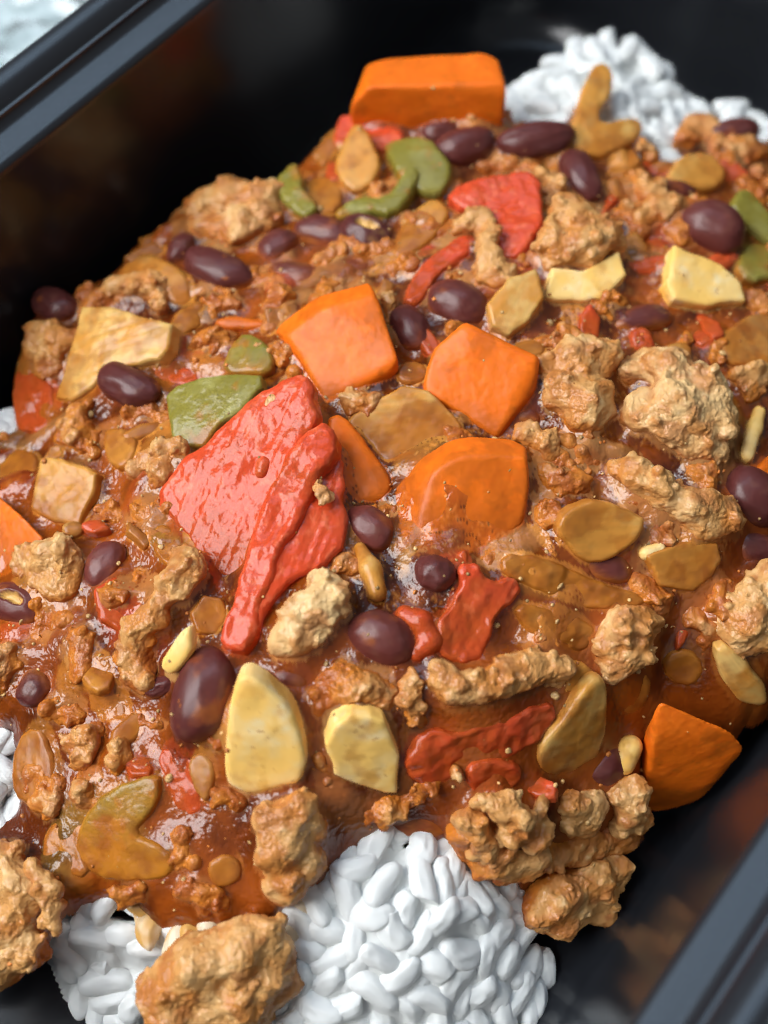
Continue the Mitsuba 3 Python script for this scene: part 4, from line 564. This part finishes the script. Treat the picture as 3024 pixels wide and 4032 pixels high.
for k in range(300):
    cx, cy = rng.uniform(-74, 112), rng.uniform(-52, 64); la, lb = rng.uniform(1.8, 5.0), rng.uniform(1.2, 2.6); th = rng.uniform(0, np.pi); hh = rng.uniform(.6, 1.7)
    i0, i1 = np.searchsorted(GX, [cx - 6, cx + 6]); j0, j1 = np.searchsorted(GY, [cy - 6, cy + 6])
    if i1 - i0 < 4 or j1 - j0 < 4: continue
    X, Y = xx[i0:i1, j0:j1] - cx, yy[i0:i1, j0:j1] - cy
    u, w_ = (X * math.cos(th) + Y * math.sin(th)) / la, (Y * math.cos(th) - X * math.sin(th)) / lb
    pw = rng.choice([2., 2.6, 4.]); wob = 1 + .5 * (fbm(np.stack([X / 2.2 + k, Y / 2.2, 0 * X], -1), 2, k) - .5)
    rr = (np.abs(u) ** pw + np.abs(w_) ** pw) ** (1 / pw) * wob
    bump = hh * np.clip(1 - rr ** 2.6, 0, 1) ** .6 * (1 + .25 * u * rng.uniform(-1, 1))
    col = [BASE['meat'], BASE['meat'], BASE['onion'], BASE['onion'], BASE['tomato'], BASE['bean']][rng.integers(6)]
    win = bump > sub_h[i0:i1, j0:j1]
    sub_h[i0:i1, j0:j1] = np.where(win, bump, sub_h[i0:i1, j0:j1]); sub_t[i0:i1, j0:j1][win] = col
    sub_m[i0:i1, j0:j1] = np.where(win, np.clip(bump / .8, 0, 1) * rng.uniform(.1, .55), sub_m[i0:i1, j0:j1])
sauce = hz + sub_h + .35 + 2.2 * (lump - .5) + 1.5 * (lump2 - .5) + .28 * (grain - .5) - .35
has = TOP > 0
dist, (jx, jy) = distance_transform_edt(~has, sampling=GH, return_indices=True)
near = TOP[jx, jy] - sauce
sauce = sauce + np.where(~has, np.clip(near, 0, 1.8) * .62 * np.exp(-dist / .7), 0)
env = np.where(has, np.clip(TOP, sauce, sauce + 5), sauce)
cov = gaussian_filter(np.where(has, COVER, .3), 4)
over = gaussian_filter(env, 5.) - .75 + 1.6 * np.clip(cov - .25, -.15, .6) + 2.4 * (N(2.4, 3, 15) - .5)
film = over > sauce
sauce = -smin(-sauce, -over, .5)
st = 1 / (1 + 2.5 * (np.gradient(gaussian_filter(sauce, 3), GH, axis=0) ** 2 + np.gradient(gaussian_filter(sauce, 3), GH, axis=1) ** 2)) ** 2
sauce = gaussian_filter(sauce, 1.4) * st + gaussian_filter(sauce, 3) * (1 - st) + .12 * st * (grain - .5)
w = 3.2; t = np.clip(edge / w, -.3, 1)
sauce = sauce - np.where(t < 1, w * 1.1 * (1 - np.sqrt(np.clip(1 - (1 - np.clip(t, 0, 1)) ** 2, 0, 1))), 0) - np.where(t < 0, -t * w * 3, 0)
idx = -np.ones(xx.shape, int); idx[inside] = np.arange(inside.sum())
a, b, c_, d_ = idx[:-1, :-1], idx[1:, :-1], idx[1:, 1:], idx[:-1, 1:]
okq = (a >= 0) & (b >= 0) & (c_ >= 0) & (d_ >= 0)
quads = np.stack([a[okq], b[okq], c_[okq], d_[okq]], 1)
sv = np.stack([xx[inside], yy[inside], sauce[inside]], 1)
m1, m2, m3 = N(6., 3, 21)[inside], N(1.8, 3, 22)[inside], N(.5, 2, 23)[inside]
sg = steep[inside] ** 1.5; m2, m3 = .5 + (m2 - .5) * sg, .5 + (m3 - .5) * sg
sc = lerp(SAUCE, SAUCE_DARK, sstep(.42, .64, m1 * .6 + m2 * .4)); sc = lerp(sc, SAUCE_ORANGE, sstep(.52, .70, m2 * .5 + m3 * .5) * .6)
sc = lerp(sc, (.50, .26, .09), sstep(.66, .74, m3) * .35)
sm = gaussian_filter(sub_m, .8)[inside] * (.5 + m2) * steep[inside]; sc = sc * (1 - sm[:, None]) + sub_t[inside] * sm[:, None]
fm = gaussian_filter(film * steep, 1.5)[inside] * .45
sc = sc * (1 - fm[:, None]) + TINT[inside] * fm[:, None]
scene['chili_sauce'] = mikit.ply((sv * MM, quads), 'mat_sauce', True, color=sc)
labels['chili_sauce'] = {'label': 'thick glossy brown red sauce that binds the chili pieces', 'category': 'sauce', 'kind': 'stuff'}

# crumbs of meat too small to single out, on the sauce and the pieces
seats = np.vstack(CRUMB_SEATS + [np.c_[sv[rng.integers(0, len(sv), 1200)], np.tile([0, 0, 1.], (1200, 1))]])
small = trimesh.creation.icosphere(1); cv, cf, cc = [], [], []
for k, s in enumerate(seats):
    r = rng.uniform(.10, .26) * (2.0 if rng.random() < .08 else 1)
    p = small.vertices * rng.uniform(.6, 1.3, 3) * r * (1 + .5 * (noise(small.vertices * 1.7 + k, 3)[:, None] - .5))
    cv.append(p + s[:3] + s[3:] * r * .25); cf.append(small.faces + k * len(small.vertices))
    cc.append(np.tile(np.array([.60, .36, .14]) * rng.uniform(.55, 1.15) * (np.array([1, .55, .3]) if rng.random() < .3 else 1), (len(p), 1)))
scene['meat_crumb'] = mikit.ply((np.vstack(cv) * MM, np.vstack(cf)), 'mat_meat', True, color=np.vstack(cc))
labels['meat_crumb'] = {'label': 'tiny tan meat crumbs scattered over the sauce and pieces', 'category': 'crumb', 'kind': 'stuff'}

# ------------------------------------------------------------------ rice
def grain_mesh(seed):
    s = trimesh.creation.icosphere(3); g = np.random.default_rng(seed); v = s.vertices.copy()
    x = v[:, 0].copy(); b = g.uniform(-.25, .25)
    v[:, 1] *= 1 - .12 * x * g.uniform(-1, 1); v[:, 2] *= .9
    v = np.sign(v) * np.abs(v) ** np.array([.86, 1, 1])
    v = v * np.array([2.75, 1.40, 1.30]) * (1 + np.array([.18, .12, .10]) * g.uniform(-1, 1, 3)); v[:, 1] += b * 3.0 * x ** 2; v[:, 1:] *= (1.06 - x ** 2)[:, None] ** -.16; v[:, 2] += g.uniform(-.5, .2) * x ** 2
    v += s.vertices * (.55 * (fbm(s.vertices * 1.5 + seed, 2, seed) - .5))[:, None]
    if seed % 3 == 0: v[:, 0] = np.where(x > 0, np.minimum(v[:, 0], 2.0 + .5 * v[:, 1]), v[:, 0])
    return v, np.array(s.faces)
RICE_VARIANTS = []
for k in range(14):
    v, f = grain_mesh(50 + k); RICE_VARIANTS.append(mikit.ply((v * MM, f), 'mat_rice', True, color=np.tile(np.array([.92, .935, .915]) * (1 + .04 * math.sin(k * 2.1)) , (len(v), 1))))
GRAIN_POINTS = [grain_mesh(50 + k)[0] for k in range(14)]
RICE_STAINED = []
for k in range(3):
    v, f = grain_mesh(80 + k); s = sstep(.35, .65, fbm(v / 2.5 + k, 2, k))
    RICE_STAINED.append(mikit.ply((v * MM, f), 'mat_rice', True, color=lerp((.88, .74, .52), (.70, .38, .10), s)))
def add_grain(c, ax, up, scale, label, group, stained=False):
    key = numbered('rice_grain'); ax = np.array(ax) / np.linalg.norm(ax); up = np.array(up) - ax * (np.array(up) @ ax); up /= np.linalg.norm(up)
    m = np.eye(4); m[:3, 0], m[:3, 1], m[:3, 2] = ax * scale, np.cross(up, ax) * scale, up * scale; m[:3, 3] = np.array(c) * MM
    src = (RICE_STAINED if stained else RICE_VARIANTS); pick = rng.integers(len(src)); scene[key] = {**src[pick], 'to_world': T(m.tolist())}
    labels[key] = {'label': label, 'category': 'rice grain', 'group': group}
    return GRAIN_POINTS[pick] @ m[:3, :3].T + np.array(c)
RICE = [('white rice grain in the bare mound at the front', 'bare front rice mound', [[-38.8, -15.3], [-32.3, -16.9], [-25.8, -21.7], [-22.1, -28.9], [-20.9, -35.9], [-23.7, -39.5], [-25.4, -45.1], [-30.8, -46.6], [-37.9, -45.0], [-53.3, -26.9], [-47.5, -19.7]], [[-33.9, -18.1, 18.0], [-27.2, -22.8, 19.0], [-25.6, -28.3, 17.0], [-22.1, -34.6, 11.5], [-33.1, -27.4, 17.5], [-28.9, -34.2, 15.0], [-25.1, -38.4, 9.0], [-26.5, -44.3, 3.5], [-37.8, -31.1, 15.0], [-33.8, -38.0, 10.5], [-34.4, -42.2, 5.0], [-39.6, -22.7, 16.0], [-48.2, -26.2, 11.0], [-43.4, -35.6, 8.0]], 105, 0, 0), ('white rice grain in the small bare patch at the front left', 'bare front left rice', [[-60.7, 4.1], [-55.7, 4.4], [-50.9, -1.3], [-46.6, -9.6], [-44.4, -14.5], [-47.3, -18.0], [-55.2, -15.5], [-61.0, -10.2], [-63.1, -1.6]], [[-57.0, 1.0, 11.5], [-52.4, -2.6, 14.5], [-48.3, -9.6, 15.0], [-47.2, -14.0, 14.0], [-60.3, -2.4, 4.0], [-55.8, -11.2, 6.0], [-55.8, -4.3, 8.0]], 38, 0, 0), ('orange stained rice grain at the foot of the front chili', 'sauce stained rice at the front', [[-49.7, -4.0], [-43.7, -11.3], [-35.5, -18.7], [-37.1, -22.1], [-41.2, -21.4], [-45.9, -18.5], [-50.0, -13.1], [-52.3, -6.7]], [[-48.0, -9.4, 15.6], [-43.0, -16.1, 16.4], [-40.1, -19.1, 17.0], [-46.9, -13.9, 15.2]], 20, 1, 0), ('white rice grain at the left edge below the tomato skin', 'upper left edge rice', [[-15.7, 58.3], [-12.5, 54.1], [-14.3, 50.4], [-18.5, 48.6], [-22.1, 51.9]], [[-15.3, 55.9, 18.5], [-15.9, 50.8, 18.5], [-19.7, 50.7, 17.5]], 8, 0, 0), ('white rice grain at the left edge beside the onion strip', 'lower left edge rice', [[-47.2, 26.2], [-44.0, 22.0], [-45.1, 19.1], [-52.4, 13.2], [-55.1, 15.4], [-56.4, 17.9]], [[-46.0, 21.8, 17.0], [-48.9, 17.3, 15.0], [-52.9, 15.7, 14.0]], 14, 0, 0), ('white rice grain in the far mound behind the chili', 'far rice mound', [[67.3, 30.7], [73.8, 34.2], [82.9, 33.1], [91.4, 34.3], [99.0, 26.0], [97.8, 19.6], [95.1, 13.1], [99.7, 9.7], [102.3, 2.4], [100.7, -6.8], [82.2, -3.2], [70.2, 6.2], [65.2, 15.4], [63.9, 24.3]], [[69.2, 29.7, 21.0], [78.1, 30.1, 21.5], [87.6, 30.4, 20.0], [95.8, 25.1, 18.5], [93.9, 18.5, 17.5], [91.2, 13.1, 16.0], [77.7, 20.1, 24.0], [77.6, 11.4, 22.0], [69.2, 15.9, 24.0], [94.6, 8.9, 14.5], [97.0, 1.8, 14.0], [83.2, 6.0, 18.0]], 105, 0, 0)]
for label, group, poly, hpts, count, stained, keep in RICE:
    P = Polygon(poly); lo, hi = np.array(poly).min(0), np.array(poly).max(0); H3 = np.array(hpts)
    r = RBFInterpolator(H3[:, :2], H3[:, 2], kernel='linear', smoothing=.5)
    placed, tries, tops = [], 0, []
    while len(placed) < count and tries < 40000:
        tries += 1
        p = rng.uniform(lo, hi)
        if not P.contains(__import__('shapely').Point(p)): continue
        layer = 1 if len(placed) < count * .3 else 0
        if any((p[0] - a) ** 2 + (p[1] - b) ** 2 < (2.2 if l == layer else .8) ** 2 for a, b, l in placed): continue
        z0 = r([p])[0]; e = 1.5; g = np.array([r([p + [e, 0]])[0] - r([p - [e, 0]])[0], r([p + [0, e]])[0] - r([p - [0, e]])[0]]) / (2 * e)
        up = np.array([-g[0], -g[1], 1.]); up /= np.linalg.norm(up)
        a = np.pi * 1.5 * fbm(np.array([p[0] / 7, p[1] / 7, 1.]), 2, 4) * 2 + rng.normal(0, .7); ax = np.array([math.cos(a), math.sin(a), 0]); ax = ax - up * (ax @ up) + up * rng.normal(0, .16); ax /= np.linalg.norm(ax)
        up = up + rng.normal(0, .2, 3)
        z0 -= 1.6 * (1 - float(sstep(0, 3.5, P.exterior.distance(__import__('shapely').Point(p)))))
        placed.append((p[0], p[1], layer))
        z = max(z0 - (1.1 if layer else .1) + rng.uniform(-.4, .4), 1.6)
        tops.append(add_grain([p[0], p[1], z], ax, up, rng.uniform(1.0, 1.2), label, group, stained))
    # the sticky rice between and below these grains: a sheet that fills the hollows between their backs
    gx, gy = np.meshgrid(np.arange(lo[0], hi[0], .3), np.arange(lo[1], hi[1], .3), indexing='ij'); qq = np.stack([gx.ravel(), gy.ravel()], 1)
    dd = (-poly_sdf(qq, np.array(poly)[:, :2])).reshape(gx.shape)
    hi_ = (r(qq) - 2.2).reshape(gx.shape); tv = np.vstack(tops)
    ix, iy = np.round((tv[:, 0] - lo[0]) / .3).astype(int), np.round((tv[:, 1] - lo[1]) / .3).astype(int); ok = (ix >= 0) & (iy >= 0) & (ix < gx.shape[0]) & (iy < gx.shape[1])
    np.maximum.at(hi_, (ix[ok], iy[ok]), tv[ok, 2])
    zz = np.maximum(gaussian_filter(hi_, 2.0) - .65, .3)
    zz = np.where(dd < 2.5, zz * np.clip((dd + .4) / 2.9, 0, 1), zz); use = dd > -.4
    ii = -np.ones(gx.shape, int); ii[use] = np.arange(use.sum())
    qd = np.stack([ii[:-1, :-1], ii[1:, :-1], ii[1:, 1:], ii[:-1, 1:]], -1).reshape(-1, 4); qd = qd[(qd >= 0).all(1)]
    bv = np.stack([gx, gy, zz], -1)[use]
    key = numbered('rice_bed'); scene[key] = mikit.ply((bv * MM, qd), 'mat_rice', True, color=np.tile([.80, .55, .25] if stained else [.90, .915, .895], (len(bv), 1)))
    labels[key] = {'label': 'packed sticky rice under the grains of the ' + group, 'category': 'rice', 'kind': 'stuff'}
for c, ax, up, L, stained in []:
    add_grain(c, ax, up, L / 6.9, 'glossy white rice grain on top of the bare front mound', 'top rice grains of the front mound', bool(stained))
